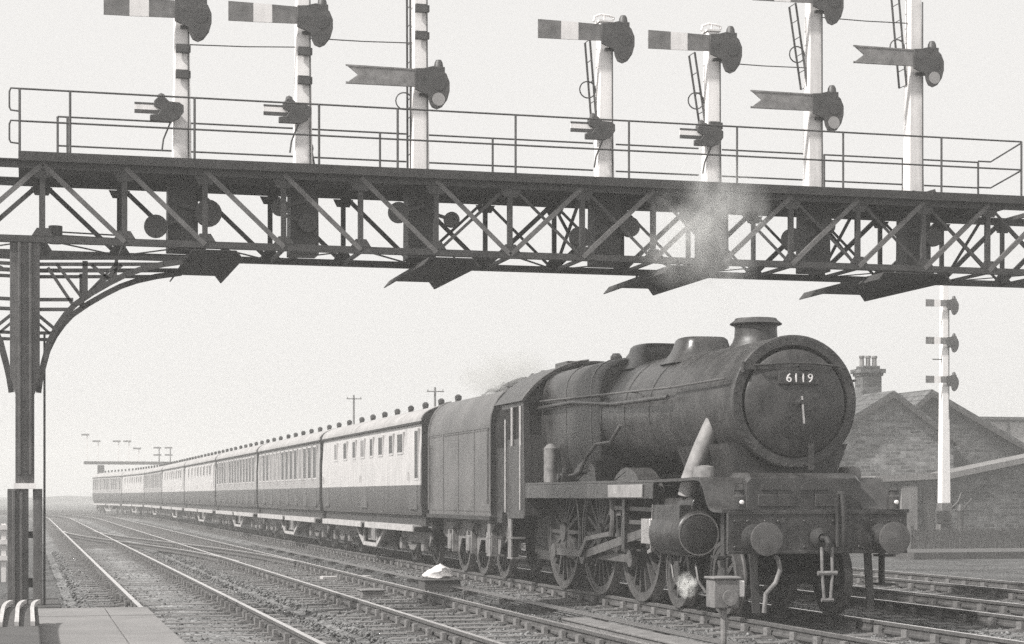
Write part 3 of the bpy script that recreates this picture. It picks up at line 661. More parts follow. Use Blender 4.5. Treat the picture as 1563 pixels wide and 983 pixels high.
# ------------------------------------------------------------------ carriages
def coach(L, kind):
    root = bpy.data.objects.new('carriage', None); COL.objects.link(root)
    W = 1.37; zb, zw, zc, zt = 1.16, 1.84, 3.25, 3.72
    bodyprof = lambda o: [(-W+.05+o,zb),(-W+o,1.5),(-W+o,2.4),(-W+.06+o,zc)]
    half = [(-W+.04,zb),(-W,1.45),(-W,zw)]
    m = MB(); m.prism([(-W+.05,zb),(-W,1.45),(-W,zw),(W,zw),(W,1.45),(W-.05,zb)], .1, L-.1); m.build('lower_body', M['brown'], root, bevel=.008)
    bd = MB(); bd.prism([(-W+.002,zw),(-W+.002,2.5),(-W+.05,zc),(W-.05,zc),(W-.002,2.5),(W-.002,zw)], .1, L-.1)
    bo = bd.build('upper_body', M['cream' if kind=='brake' else 'cream_dull'], root, bevel=.008)
    A = [((W+.0)*math.cos(R(a)), zc+(zt-zc)*math.sin(R(a))**.85) for a in [0]+list(range(6,175,8))+[180]]
    m = MB(); m.prism(A, .06, L-.06); rf = m.build('roof', M['roof'], root)
    m = MB()
    for s in (-1,1): m.box(*sorted((s*(W-.03),s*(W+.02))),.06,L-.06,zc-.035,zc+.015)
    m.build('gutter', M['gangway'], rf)
    # end plates
    for y0, y1 in ((.055,.098),(L-.098,L-.055)):
        m = MB(); m.prism([(-W+.03,zb),(W-.03,zb),(W-.03,zc)]+[(x*.985, z-.01) for x, z in A[1:-1]]+[(-W+.03,zc)], y0, y1); m.build('end_panel', M['gangway'], root)
    for y0, y1 in ((-.16,.054),(L-.054,L+.16)):
        m = MB(); m.box(-.55,.55,y0,y1,1.2,3.3); m.build('gangway', M['gangway'], root, bevel=.03)
    # ventilators
    n = int(L/1.75)
    for k in range(n):
        m = MB(); y = .9+(L-1.8)*k/(n-1); x = .25 if k % 2 else -.25
        m.cyl((-.32,y,zt-.06),(-.32,y,zt+.06),.07,n=8); m.lathe((-.32,y,zt+.05),(0,0,.14),[(.04,0),(.08,.2),(.08,.7),(.035,1),(0,1)],10); m.build('roof_vent', M['loco'], rf)
    # windows on both sides
    def win(y0, y1, z0, z1):
        for s in (-1,1):
            f = MB(); xo = W+.008
            for a,b_,c,d in ((y0-.05,y1+.05,z0-.05,z0),(y0-.05,y1+.05,z1,z1+.05),(y0-.05,y0,z0,z1),(y1,y1+.05,z0,z1)): f.box(*sorted((s*(W-.03),s*(xo))),a,b_,c,d)
            wf = f.build('window', M['cream'], root)
            p = MB(); p.box(*sorted((s*(W-.03),s*(W+.003))),y0,y1,z0,z1); p.build('pane', M['blind' if random.random() < .2 else 'glass'], wf)
    if kind == 'brake':
        for k, (f, ww) in enumerate(((.0,.62),(.13,.44),(.27,.5),(.41,.36),(.54,.5),(.68,.40),(.83,.46),(1.,.42))):
            y = 2.1+(L-4.9)*f; win(y, y+ww, 2.62, 3.04)
        win(.34, .70, 2.0, 3.06)
        dd = ((.45,1.35),(L-1.4,L-.5),(L*.5-.4,L*.5+.5))
    else:
        n = int((L-1.3)/1.0)
        for k in range(n):
            y = .7+(L-1.9)*k/(n-1); win(y, y+.6, 2.15, 3.08)
        dd = [(y, y+.62) for y in [.64+(L-1.9)*k/(n-1) for k in range(0, n, 2)]]
    for s in (-1,1):
        for a, b_ in dd:
            d = MB(); d.box(*sorted((s*(W-.02),s*(W+.006))),a,b_,1.3,zw-.02); 
            pass
            dr = d.build('door', M['brown'], root)
            d = MB(); d.cyl((s*(W+.04),b_-.08,1.95),(s*(W+.04),b_-.08,2.15),.018,n=6); d.build('handle', M['brightsteel'], dr)
    # underframe
    m = MB()
    for s in (-1,1): m.box(*sorted((s*1.16,s*1.24)),.1,L-.1,.92,1.15)
    m.box(-1.16,1.16,.1,.25,.92,1.15); m.box(-1.16,1.16,L-.25,L-.1,.92,1.15); each(m, 'solebar', M['under'], root)
    for s in (-1,1):
        m = MB(); m.box(*sorted((s*1.18,s*1.44)),.6,L*.47,.90,.94); m.box(*sorted((s*1.18,s*1.44)),L*.51,L-.6,.90,.94); m.box(*sorted((s*1.405,s*1.44)),.6,L*.47,.80,.90); m.box(*sorted((s*1.405,s*1.44)),L*.51,L-.6,.80,.90); each(m, 'footboard', M['board'], root)
        a, b_ = L*.33, L*.67; m = MB()
        m.bar((s*1.2,a,.92),(s*1.2,a+1.5,.36),.06,.09); m.bar((s*1.2,b_,.92),(s*1.2,b_-1.5,.36),.06,.09); m.bar((s*1.2,a+1.48,.36),(s*1.2,b_-1.48,.36),.06,.09)
        m.bar((s*1.2,a+1.5,.36),(s*1.2,a+1.5,.92),.05,.05,up=(0,1,0)); m.bar((s*1.2,b_-1.5,.36),(s*1.2,b_-1.5,.92),.05,.05,up=(0,1,0)); m.build('truss_bar', M['board'], root)
        m = MB(); m.box(*sorted((s*.7,s*1.15)),L*.44,L*.44+1.5,.45,.9); m.build('battery_box', M['axlebox'], root, bevel=.015)
    for yb in (2.2, L-2.2):
        m = MB()
        for s in (-1,1): m.prism([(yb-1.7,.78),(yb-1.7,.62),(yb-1.5,.45),(yb-1.0,.5),(yb-.5,.52),(yb+.5,.52),(yb+1.0,.5),(yb+1.5,.45),(yb+1.7,.62),(yb+1.7,.78)], *sorted((s*.98,s*1.03)), plane='YZ')
        m.box(-1,1,yb-.25,yb+.25,.5,.85); bg = m.build('bogie', M['axlebox'], root)
        for s in (-1,1):
            for y in (yb-1.25, yb+1.25):
                w = wheel_mb(.46, 8).build('wheel', M['wheel'], bg); w.location = (s*.76,y,.46)
                m = MB(); m.box(*sorted((s*1.03,s*1.15)),y-.13,y+.13,.34,.62); m.build('axlebox', M['axlebox'], bg, bevel=.015)
            m = MB()
            for k in range(4): m.box(*sorted((s*1.04,s*1.12)),yb-.5+.08*k,yb+.5-.08*k,.46-.035*k,.49-.035*k)
            m.build('leaf_spring', M['axlebox'], bg)
    for yy, d in ((.05,-1),(L-.05,1)):
        for s in (-1,1):
            m = MB(); m.lathe((s*.875,yy,1.06),(0,d*.45,0),[(.13,0),(.1,.1),(.08,.88),(.2,.9),(.2,1),(0,1.02)],14); m.build('buffer', M['under'], root)
    return root
ENDS = [40.35, 55.1, 70.9, 86.9, 104.4, 122, 139.6, 157.0, 174.5]
kinds = ['brake','compartment','compartment','brake','brake','compartment','brake','compartment']
names = ['first carriage behind the tender, pale sided with a row of small high windows',
 'second carriage behind the tender, with close set tall narrow windows',
 'third carriage behind the tender, with close set tall narrow windows',
 'fourth carriage behind the tender, pale sided with small high windows',
 'fifth carriage behind the tender, pale side with few windows',
 'sixth carriage behind the tender, where the train begins to fade',
 'seventh carriage behind the tender, second from the tail of the train',
 'last carriage of the train, under the distant signal bridge']
protos = {}
for i, k in enumerate(kinds):
    y0, y1 = ENDS[i], ENDS[i+1]; L = y1-y0-.38
    key = (k, round(L, 0))
    if key not in protos: c = protos[key] = coach(L, k)
    else: c = copy_tree(protos[key])
    c.name = 'carriage'
    ym = y0+.19; x0, x1 = TC+bend(y0), TC+bend(y1)
    c.location = (x0, ym, 0); c.rotation_euler = (0, 0, math.atan2(-(x1-x0), y1-y0))
    tag(c, names[i], 'carriage', 'carriages of the passenger train')

# ------------------------------------------------------------------ signal gantry
YN, YF = 27.3, 28.9
GZB, GZT = 5.2, 6.36
GA = thing('signal_gantry', 'black lattice signal gantry spanning all the tracks above the engine', 'signal gantry', (0,0,0))
GXL, GXR = PX(-60, YN), PX(1700, YN)
def gz(name, p, q, w, h, mt='gantry', up=(0,1,0)):
    m = MB(); m.bar(p, q, w, h, up=up); return m.build(name, M[mt], GA)
for Y in (YN, YF):
    m = MB(); m.box(GXL,GXR,Y-.06,Y+.06,GZB-.012,GZB); m.box(GXL,GXR,Y-.006,Y+.006,GZB,GZB+.09); m.build('bottom_chord', M['gantry'], GA)
    m = MB(); m.box(GXL,GXR,Y-.07,Y+.07,GZT-.014,GZT); m.box(GXL,GXR,Y-.006,Y+.006,GZT-.12,GZT-.014); m.build('top_chord', M['gantry'], GA)
DXL, DXR = PX(28, YN), PX(1566, YN)
m = MB(); nb = 0; x = DXL
for k in range(9):
    y0 = YN-.10+k*(YF-YN+.2)/9; m.box(DXL,DXR,y0+.004,y0+(YF-YN+.2)/9-.004,GZT+.003,GZT+.045)
tag(m.build('deck', M['deck'], GA), kind='stuff')
m = MB(); m.box(DXL,DXR,YN-.125,YN-.10,GZT-.03,GZT+.10); m.build('kerb_board', M['deck'], GA)
# panel points
pxs = [65, 190, 318, 440, 558, 672, 782, 890, 998, 1100, 1200, 1300, 1395, 1485, 1570, 1655]
NX = [PX(p, YN) for p in pxs]; step = (NX[8]-NX[0])/8
NX = [NX[0]+step*i for i in range(-1, 16)]
mid = 7
for Y in (YN, YF):
    off = .01 if Y == YN else -.01
    for i, X in enumerate(NX):
        if X > GXR: break
        m = MB(); m.bar((X,Y+off,GZB),(X,Y+off,GZT-.01), .075,.012, up=(0,1,0)); m.bar((X-.03,Y+off*3+.02,GZB+.01),(X-.03,Y+off*3+.02,GZT-.02),.012,.06, up=(0,1,0)); m.build('upright', M['gantry'], GA)
        if i+1 < len(NX) and NX[i+1] < GXR+1:
            X2 = NX[i+1]; sgn = 1 if i < mid else -1
            p, q = ((X,Y-off,GZT-.05),(X2,Y-off,GZB+.04)) if sgn == 1 else ((X,Y-off,GZB+.04),(X2,Y-off,GZT-.05))
            if i == 0: p, q = (X,Y-off,GZB+.04),(X2,Y-off,GZT-.05)
            m = MB(); m.bar(p,q,.07,.012,up=(0,1,0)); d = (Vector(q)-Vector(p)).normalized(); nrm = Vector((-d.z,0,d.x))*.03
            m.bar(Vector(p)+nrm+Vector((0,.03,0)),Vector(q)+nrm+Vector((0,.03,0)),.012,.055,up=(0,1,0)); m.build('diagonal_brace', M['gantrylight' if Y==YN else 'gantry'], GA)  # near braces take the paler grey, their light put into the colour
            if i >= mid-1:
                p2, q2 = (p[0],p[1]+.03,q[2]), (q[0],q[1]+.03,p[2])
                m = MB(); m.bar(p2,q2,.045,.012,up=(0,1,0)); m.build('counter_brace', M['gantry'], GA)
    for i, X in enumerate(NX):
        if X > GXR: break
        m = MB(); m.prism([(X-.16,GZT-.13),(X+.16,GZT-.13),(X+.10,GZT-.25),(X-.10,GZT-.25)],Y-.011,Y-.004); m.prism([(X-.15,GZB+.09),(X+.15,GZB+.09),(X+.08,GZB+.2),(X-.08,GZB+.2)],Y-.011,Y-.004); each(m, 'gusset_plate', M['gantry'], GA)
for i, X in enumerate(NX):                      # plan bracing between the two trusses
    if X > GXR: break
    m = MB(); m.bar((X,YN,GZB+.02),(X,YF,GZB+.02),.05,.05); m.bar((X,YN,GZT-.05),(X,YF,GZT-.05),.05,.07)
    if i+1 < len(NX): m.bar((X,YN if i%2 else YF,GZB+.04),(NX[i+1],YF if i%2 else YN,GZB+.04),.05,.012)
    each(m, 'cross_tie', M['gantry'], GA)
    if i >= mid and i % 2 == 0:
        m = MB(); m.bar((X,YN,GZB),(X,YF,GZT-.1),.05,.02); m.bar((X,YF,GZB),(X,YN,GZT-.1),.05,.02); each(m, 'sway_brace', M['gantry'], GA)
# hand rails
def hrail(Y, z0, z1, posts, x0, x1, gaps, name):
    m = MB()
    for z in (z1, z0+(z1-z0)*.52):
        segs = []; a = x0
        for g0, g1 in gaps: segs.append((a, g0)); a = g1
        segs.append((a, x1))
        for a, b_ in segs: m.tube([(PX(a,Y),Y,z),(PX(b_,Y),Y,z)], .0145, 7)
    each(m, 'guard_rail', M['rail_iron'], GA)
    for p in posts:
        m = MB(); m.cyl((PX(p,Y),Y,z0),(PX(p,Y),Y,z1),.018,n=8); m.build('rail_post', M['rail_iron'], GA)
ZD = GZT+.04; YRN, YRF = YN-.05, YF+.02
hrail(YRN, ZD, 7.35, [30,107,297,487,607,787,960,1125,1287,1437,1559], 30, 1559, [], 'n')
hrail(YRF, ZD, 7.31, [88,103,290,473,580,752,1230,1258,1378,1493], 88, 1493, [(262,288),(447,475),(620,652),(905,940),(1066,1102),(1230,1257),(1378,1407)], 'f')
m = MB()
for z in (7.35, ZD+(7.35-ZD)*.52):
    a = (PX(30,YRN),YRN); m.tube([(a[0],a[1],z),(a[0]-.12,a[1],z),(a[0]-.14,a[1],z-.05),(a[0]-.14,a[1],z-.27),(a[0]-.12,a[1],z-.31),(a[0],a[1],z-.32)],.0135,7)
each(m, 'rail_end_loop', M['rail_iron'], GA)
m = MB()
for z in (7.33, ZD+(7.33-ZD)*.52): m.tube([(PX(1493,YRF),YRF,z),(PX(1512,YRF),YRF,z),(PX(1559,YRN),YRN,z)],.0145,7)
each(m, 'end_rail', M['rail_iron'], GA)
# smoke plates under the girder
for X, w in ((2.6,.62),(6.05,.66),(9.8,.7),(13.5,1.05)):
    m = MB(); zz = 5.10; y0, y1 = 26.75, 29.85
    m.loft([[(X-w/2-.10,y,zz-.12),(X-w/2,y,zz),(X+w/2,y,zz),(X+w/2+.10,y,zz-.12),(X+w/2+.08,y,zz-.125),(X+w/2-.006,y,zz-.012),(X-w/2+.006,y,zz-.012),(X-w/2-.08,y,zz-.125)] for y in (y0,y1)])
    for y in (YN, YF): m.bar((X-w/4,y,zz),(X-w/4,y,GZB-.01),.03,.03); m.bar((X+w/4,y,zz),(X+w/4,y,GZB-.01),.03,.03)
    m.build('smoke_plate', M['deck'], GA)
# column with brackets
CX = PX(38, 28.1)
for yy in (YN+.05, YF-.05):
    m = MB(); pr = [(-.13,1.78),(.13,1.78),(.13,3.1),(.205,3.3),(.205,GZB-.01),(-.205,GZB-.01),(-.205,3.3),(-.13,3.1)]
    m.prism([(CX+x,z) for x,z in pr], yy-.07, yy+.07)
    for xx in (-.075,.075): m.box(CX+xx-.02,CX+xx+.02,yy-.11,yy-.069,1.9,GZB-.02)
    m.build('column', M['column'], GA, bevel=.006)
for yy in (YN+.05, YF-.05):
    m = MB()
    for x0, x1 in ((-.24,.05),(.115,.24)): m.box(CX+x0,CX+x1,yy-.08,yy+.08,-.05,1.70)
    for xx in (-.15,-.05): m.box(CX+xx-.02,CX+xx+.02,yy-.11,yy-.079,.0,1.68)
    for zb in (.3,1.0): m.box(CX-.22,CX+.22,yy+.03,yy+.06,zb,zb+.07)
    m.build('column_foot', M['column'], GA, bevel=.006)
m = MB()
for yy in (YN+.05, YF-.05): m.box(CX-.15,CX+.15,yy-.125,yy+.09,1.705,1.78)
each(m, 'white_band', M['white'], GA)
m = MB(); m.box(CX-.5,CX+.5,YN-.35,YF+.35,-.3,.05); m.build('foundation', M['concrete_dark'], GA, bevel=.02)
m = MB(); m.cyl((CX+.27,YN+.1,0),(CX+.27,YN+.1,3.9),.016,n=8); m.build('conduit', M['rail_iron'], GA)
arcp = [(60,590),(63,570),(67,552),(75,522),(87,498),(100,480),(114,465),(140,447),(168,431),(192,419),(218,410),(250,403),(290,397.5)]
ap = [P(x,y,YN) for x,y in arcp]
for Y in (YN+.02, YF-.02):
    for sgn in (1,-1):
        pts = [Vector((CX+sgn*(p.x-CX),Y,p.z)) for p in ap]
        m = MB()
        for a, b_ in zip(pts, pts[1:]): m.bar(a+(a-b_)*.02,b_,.08,.06,up=(0,1,0))
        m.build('arch_bracket', M['gantry'], GA)
        def gp(x,y): q = P(x,y,YN); return Vector((CX+sgn*(q.x-CX),Y+.01,q.z))
        for a, b_, w in (((58,393),(285,393),.06),((58,403),(262,403),.05),((130,398),(130,456),.075),((73,408),(112,466),.045),((87,403),(126,455),.045),((131,452),(186,404),.05),((124,457),(176,404),.035),((140,404),(172,430),.045),((52,457),(112,457),.05),((52,472),(104,472),.05),((52,508),(80,508),.045),((52,518),(76,518),.045),((55,478),(84,502),.045),((55,490),(80,512),.035),((178,396),(175,428),.05))[:(99 if Y < YN+.5 else 3)]:
            m = MB(); m.bar(gp(*a),gp(*b_),w,.03,up=(0,1,0)); m.build('bracket_strut', M['gantry'], GA)
m = MB(); q = P(85,365,YN); m.cyl((q.x,YN+.2,GZB+.01),(q.x,YN+.2,GZB+.26),.10,n=14); m.build('bell_housing', M['gantry'], GA)
for k in range(3):
    m = MB(); m.tube([(q.x,YN+.2,GZB+.08+.05*k),(q.x+.85,YN+.2,GZB+.06+.05*k)],.012,6); m.build('signal_wire', M['gantry'], GA)

# ------------------------------------------------------------------ semaphore signals on the gantry
YS = 28.1
def spect_poly():                       # spectacle casting to the right of the pivot
    return [(-.12,.14),(.02,.15),(.16,.19),(.28,.16),(.37,.08),(.42,-.04),(.42,-.18),(.38,-.32),(.30,-.43),(.22,-.47),(.14,-.44),(.10,-.36),(.08,-.26),(-.02,-.22),(-.12,-.18)]
def arm_parts(root, ox, z, stop=True, tip=-1.07, sc=1., y=-.22, dirt='armred'):
    h = .145*sc
    m = MB()
    T = tip*sc
    if stop:
        a, b_ = T+.37*sc, T+.65*sc
        m.prism([(ox+T,z-h),(ox+a,z-h*.97),(ox+a,z+h*.97),(ox+T,z+h)], y-.012, y+.012); m.prism([(ox+b_,z-h*.93),(ox+.05,z-h*.85),(ox+.05,z+h*.85),(ox+b_,z+h*.93)], y-.012, y+.012)
        m.box(ox+T,ox+.05,y+.012,y+.024,z-.02,z+.02); 
        arm = m.build('arm', M['armred'], root)
        m = MB(); m.prism([(ox+a,z-h*.97),(ox+b_,z-h*.93),(ox+b_,z+h*.93),(ox+a,z+h*.97)], y-.0125, y+.0125); m.build('white_stripe', M['white'], arm)
    else:
        m.prism([(ox+T,z-h),(ox+T+.19,z),(ox+T,z+h),(ox+.05,z+h*.95),(ox+.05,z-h*.95)], y-.012, y+.012)
        m.box(ox+T,ox+.05,y-.02,y-.0125,z+h*.80,z+h*.95); m.box(ox+T,ox+.05,y-.02,y-.0125,z-h*.95,z-h*.80)
        arm = m.build('arm', M[dirt], root)
    m = MB(); m.prism([(ox+px*sc, z+pz*sc) for px,pz in spect_poly()], y-.045, y-.014); spc = m.build('spectacle', M['signaliron'], root, bevel=.006)
    m = MB()
    for a,b_,r_,mm in ((.25,-.08,.105,'lens_dark'),(.245,-.315,.10,'lens' if not stop else 'lens_dark')):
        m = MB(); m.lathe((ox+a*sc,y-.052,z+b_*sc),(0,.004,0),[(0,0),(r_*sc,0),(r_*sc,1),(0,1)],20); m.build('lens', M[mm], spc)
    m = MB(); m.box(ox+.20*sc,ox+.36*sc,y+.02,y+.2,z-.22*sc,z+.2*sc); m.lathe((ox+.28*sc,y+.11,z+.2*sc),(0,0,.12*sc),[(.075*sc,0),(.065*sc,.6),(.04*sc,1),(0,1)],12); m.build('signal_lamp', M['signaliron'], root, bevel=.008)
    m = MB(); m.cyl((ox,y-.05,z),(ox,.05,z),.03,n=10); m.box(ox-.03,ox+.22*sc,y+.03,y+.10,z-.26*sc,z-.22*sc); each(m, 'arm_bracket', M['signaliron'], root)
def sub_arm(root, ox, z, y=-.24):
    m = MB(); m.box(ox-.62,ox-.25,y-.012,y+.012,z+.045,z+.075); m.box(ox-.62,ox-.22,y-.012,y+.012,z-.085,z-.03); arm = m.build('calling_on_arm', M['signaliron'], root)
    m = MB(); m.box(ox-.62,ox-.25,y-.010,y+.010,z-.03,z+.045); m.build('white_stripe', M['white'], arm)
    m = MB(); pr = [(-.40,-.20),(-.08,-.20),(.02,-.15),(.09,-.05),(.09,.05),(.03,.09),(-.12,.10),(-.20,.17),(-.27,.17),(-.34,.10),(-.34,.02),(-.24,-.02),(-.28,-.09),(-.40,-.11)]
    m.prism([(ox+a,z+b_) for a,b_ in pr], y-.06, y-.014); ca = m.build('spectacle', M['signaliron'], root, bevel=.008)
    m = MB(); m.box(ox-.30,ox-.15,y+.02,y+.17,z-.1,z+.16); m.lathe((ox-.225,y+.1,z+.16),(0,0,.09),[(.06,0),(.05,.7),(0,1)],10); m.build('signal_lamp', M['signaliron'], root, bevel=.008)
    m = MB(); m.tube([(ox-.1,y,z-.2),(ox-.2,y+.02,z-.45),(ox-.22,y+.05,z-.62)],.014,6); m.build('signal_rod', M['signaliron'], root)
def zat(x, y): return P(x, y, YS).z
def signal(pxx, label, ztop, arms, mt='post', sub=None, ladder=None, finial=False, brackets=(), weights=(), darkpost=False):
    X = PX(pxx, YS)
    s = thing('semaphore_signal', label, 'signal', (X, YS, GZB+.02), 0, 'semaphore signals standing on the gantry')
    z0 = GZB+.02
    L = lambda z: z-z0
    m = MB(); m.loft([[(-w,-w,z),(w,-w,z),(w,w,z),(-w,w,z)] for w, z in ((.215,0),(.205,L(GZT)-.02))]); m.build('post_base', M['gantry'], s, bevel=.01)
    zt = L(ztop); m = MB()
    m.loft([[(-w,-w,z),(w,-w,z),(w,w,z),(-w,w,z)] for w, z in ((.135,L(GZT+.05)),(.10,zt))]); post = m.build('post', M[mt], s, bevel=.02)
    m = MB(); m.tube([(.09,-.16,L(GZT+.05)),(.085,-.16,zt-.2)],.012,6)
    for yy in brackets:
        z = L(zat(pxx,yy)); m.box(-.02,.12,-.19,-.13,z-.05,z+.05) 
    m.build('signal_rod', M['signaliron'], s)
    for yy in brackets:
        z = L(zat(pxx,yy)); b_ = MB(); b_.box(-.10,.09,-.2,-.14,z-.065,z+.065); b_.build('rod_guide', M['signaliron'], s, bevel=.008)
    for yy, stop in arms: arm_parts(s, 0., L(zat(pxx-40,yy)), stop, tip=(-1.14 if stop else -1.18), dirt='armyellow')
    if sub is not None: sub_arm(s, sub[0], L(zat(pxx,sub[1])))
    if finial:
        m = MB(); m.tube([(-.17,0,zt+.02),(-.15,0,zt+.10),(-.05,0,zt+.14),(.08,0,zt+.13),(.16,0,zt+.10),(.15,0,zt+.07)],.02,8); m.box(-.12,.12,-.12,.12,zt,zt+.03); m.cyl((0,0,zt+.03),(0,0,zt+.13),.02,n=8); m.build('finial', M['postgrey'], s)
    if ladder:
        (ax,ay),(bx_,by) = ladder; p = P(ax,ay,YS); q = P(bx_,by,YS)
        a = Vector((p.x-X,.12,L(p.z))); b_ = Vector((q.x-X,.12,L(q.z)))
        ld = MB()
        for dy in (-.13,.13): ld.bar(a+Vector((0,dy,0)),b_+Vector((0,dy,0)),.03,.02,up=(0,1,0))
        n = int((b_-a).length/.26)
        for k in range(n+1):
            c = a+(b_-a)*(k/n if n else 0); ld.cyl(c+Vector((0,-.13,0)),c+Vector((0,.13,0)),.007,n=6)
        lo = ld.build('ladder', M['signaliron'], s)
        c = a*.62+b_*.38; h = MB(); h.tube([(c.x+.0,.12+.13*math.cos(t),c.z) if False else (c.x-.10+.13*math.cos(t), .0, c.z+.13*math.sin(t)) for t in [2*PI*k/18 for k in range(19)]],.011,6); h.build('safety_hoop', M['rail_iron'], lo)
        ra = MB()
    for wx, wy, r_ in weights:
        q = P(wx,wy,YN+.45); cx_, cz_ = q.x-X, L(q.z); m = MB(); m.lathe((cx_,-.45+.1,cz_),(0,.07,0),[(0,0),(r_,0),(r_,1),(0,1)],20); m.bar((cx_,-.31,cz_),(cx_+.4*(-1 if cx_>0 else 1)*1,-.31,cz_+.12),.03,.05); m.build('balance_weight', M['signaliron'], s)
    return s
signal(277, 'leftmost signal on the gantry, with a broad striped stop arm above a small arm', 9.4, [(18,True)], sub=(-.08,172), brackets=(78,117), ladder=((291,246),(283,168)), weights=((238,345,.17),(318,325,.2)))
signal(462, 'second signal from the gantry column, with striped stop arm above a small arm', 9.4, [(27,True)], sub=(-.0,175), brackets=(82,126), ladder=((480,255),(466,180)), weights=((428,316,.13),(470,340,.14)), mt='post')
signal(640, 'tall signal with fishtailed arm and dark ladder, third from the gantry column', 9.75, [(122,False)], brackets=(17,58), ladder=((627,262),(626,-20)), weights=((609,324,.16),(690,335,.12)))
signal(922, 'signal with striped stop arm, ladder and finial, left of the chimney smoke', zat(922,36), [(53,True)], sub=(-.0,200), finial=True, ladder=((910,185),(900,60)), brackets=(), weights=((886,362,.17),(962,346,.16)))
signal(1086, 'signal with striped stop arm and finial standing in the drifting smoke', zat(1086,50), [(69,True)], sub=(-.0,210), finial=True, ladder=((1078,200),(1060,80)), brackets=(195,), weights=((1070,343,.17),))
signal(1241, 'signal carrying a stop arm above a dark fishtailed arm, right of the smoke', 9.9, [(-4,True),(159,False)], mt='postgrey', ladder=((1232,132),(1214,5)), weights=((1211,366,.19),(1264,345,.13)), brackets=())
signal(1394, 'rightmost signal on the gantry, with one fishtailed arm and a ladder above', 9.9, [(91,False)], mt='postgrey', ladder=((1383,130),(1370,-20)), weights=((1426,362,.15),(1395,300,.1)), brackets=())
def wire(a, b_, label):
    m = MB(); p, q = P(*a,YS), P(*b_,YS); mid_ = (p+q)/2; mid_.z -= .012; m.tube([p,mid_,q],.009,6)
    tag(m.build('stay_wire', M['rail_iron']), label, 'wire', 'stay wires between signals')
wire((284,68),(462,72),'thin stay wire between the first two signals on the left'); wire((468,58),(640,66),'thin stay wire running from the second signal to the tall ladder signal')
wire((1090,95),(1241,104),'thin stay wire on the right of the smoke, lower of two'); wire((1246,26),(1394,36),'thin stay wire between the two rightmost signals')

# ------------------------------------------------------------------ trackside bits
g = thing('ground_signal', 'small pale ground signal on a thin stem beside the front of the engine', 'ground signal', (7.55, 19.6, -.25))
m = MB(); m.cyl((0,0,0),(0,0,.62),.035,n=10); m.box(-.16,.16,-.12,.12,0,.06); m.build('post', M['axlebox'], g)
m = MB(); m.box(-.15,.15,-.10,.16,.60,.92); m.box(-.17,.17,-.12,.18,.92,.95); m.build('lamp_housing', M['ghead'], g, bevel=.012)
m = MB(); m.lathe((.03,-.12,.72),(0,-.02,0),[(0,0),(.09,0),(.09,1),(0,1)],20); m.build('disc', M['axlebox'], g)
m = MB(); m.box(.17,.24,-.03,.05,.72,.9); m.build('back_light', M['white'], g, bevel=.01)
lump = MB(); lps = []
for i in range(8):
    t = i/7; rr = math.sin(PI*(.06+.88*t)); lps.append([((t-.5)*.62, .17*rr*math.cos(2*PI*k/14)*(1+.2*math.sin(3*k+i)), .06+.26*rr*(.55+.5*t)*max(-.2,math.sin(2*PI*k/14))*(1+.12*math.sin(2*k+2*i))) for k in range(14)])
lump.loft(lps); lump.v = [(x+random.uniform(-.012,.012),y+random.uniform(-.012,.012),z+random.uniform(-.012,.014)) for x,y,z in lump.v]
o = lump.build('sack', M['grease'], None, smooth=50); o.location = (7.85, 35.9, -.03); tag(o, 'bright white crumpled sack lying on a low dark box below the tender', 'sack')
m = MB(); m.box(-.36,.36,-.3,.3,-.28,-.06); m.box(-.38,.38,-.32,.32,-.058,-.02); o = m.build('lever_box', M['timberdark'], None, bevel=.012); o.location = (7.85,35.8,0); tag(o, 'low dark box beside the train with a white sack on its lid', 'box')
m = MB(); m.box(-.15,.15,-3,4,-.30,-.09); 
for k in range(7): m.box(-.17,.17,-3+k+.01,-2+k-.01,-.088,-.06)
o = m.build('cable_trough', M['ghead'], None, bevel=.006); o.location = (7.25, 20.5, 0); tag(o, 'long pale cable trough along the ballast left of the engine', 'cable trough')
for k, (px_, py_, w, lab) in enumerate(((528,882,.5,'pale short plank lying between the rails of the middle empty track'),)):
    zc = FPX*(EYE+.16)/(py_-HZ); Xc = (px_-CXP)/FPX*zc; X, Y = Xc*CT+zc*ST, -Xc*ST+zc*CT
    m = MB(); m.box(-.55,.55,-.12,.12,-.01,.05); o = m.build('plank', M['timber'], None, bevel=.006); o.location = (X,Y,-.17); o.rotation_euler = (0,0,R(8)); tag(o, lab, 'plank')
zc = FPX*(EYE+.1)/(905-HZ); Xc = (566-CXP)/FPX*zc; X, Y = Xc*CT+zc*ST, -Xc*ST+zc*CT
m = MB(); m.box(-.2,.2,-.25,.25,-.12,.10); m.box(-.22,.22,-.27,.27,.102,.13); m.cyl((-.2,0,.0),(-.45,0,-.03),.03,n=8); o = m.build('point_box', M['ghead'], None, bevel=.015); o.location = (X,Y,-.16); tag(o, 'small pale point box between the rails of the middle empty track', 'point box')
# point rodding on stools beside the engine's track
pr = thing('point_rodding', 'thin point rods running beside the train on low stools', 'point rodding', (8.05,0,0))
for k in range(3):
    m = MB(); m.tube([(.09*k,17,-.17),(.09*k,70,-.17)],.016,6); m.build('rod', M['motion'], pr)
for k in range(18):
    m = MB(); m.box(-.08,.28,18+2.7*k,18.12+2.7*k,-.28,-.19); m.build('stool', M['timberdark'], pr)
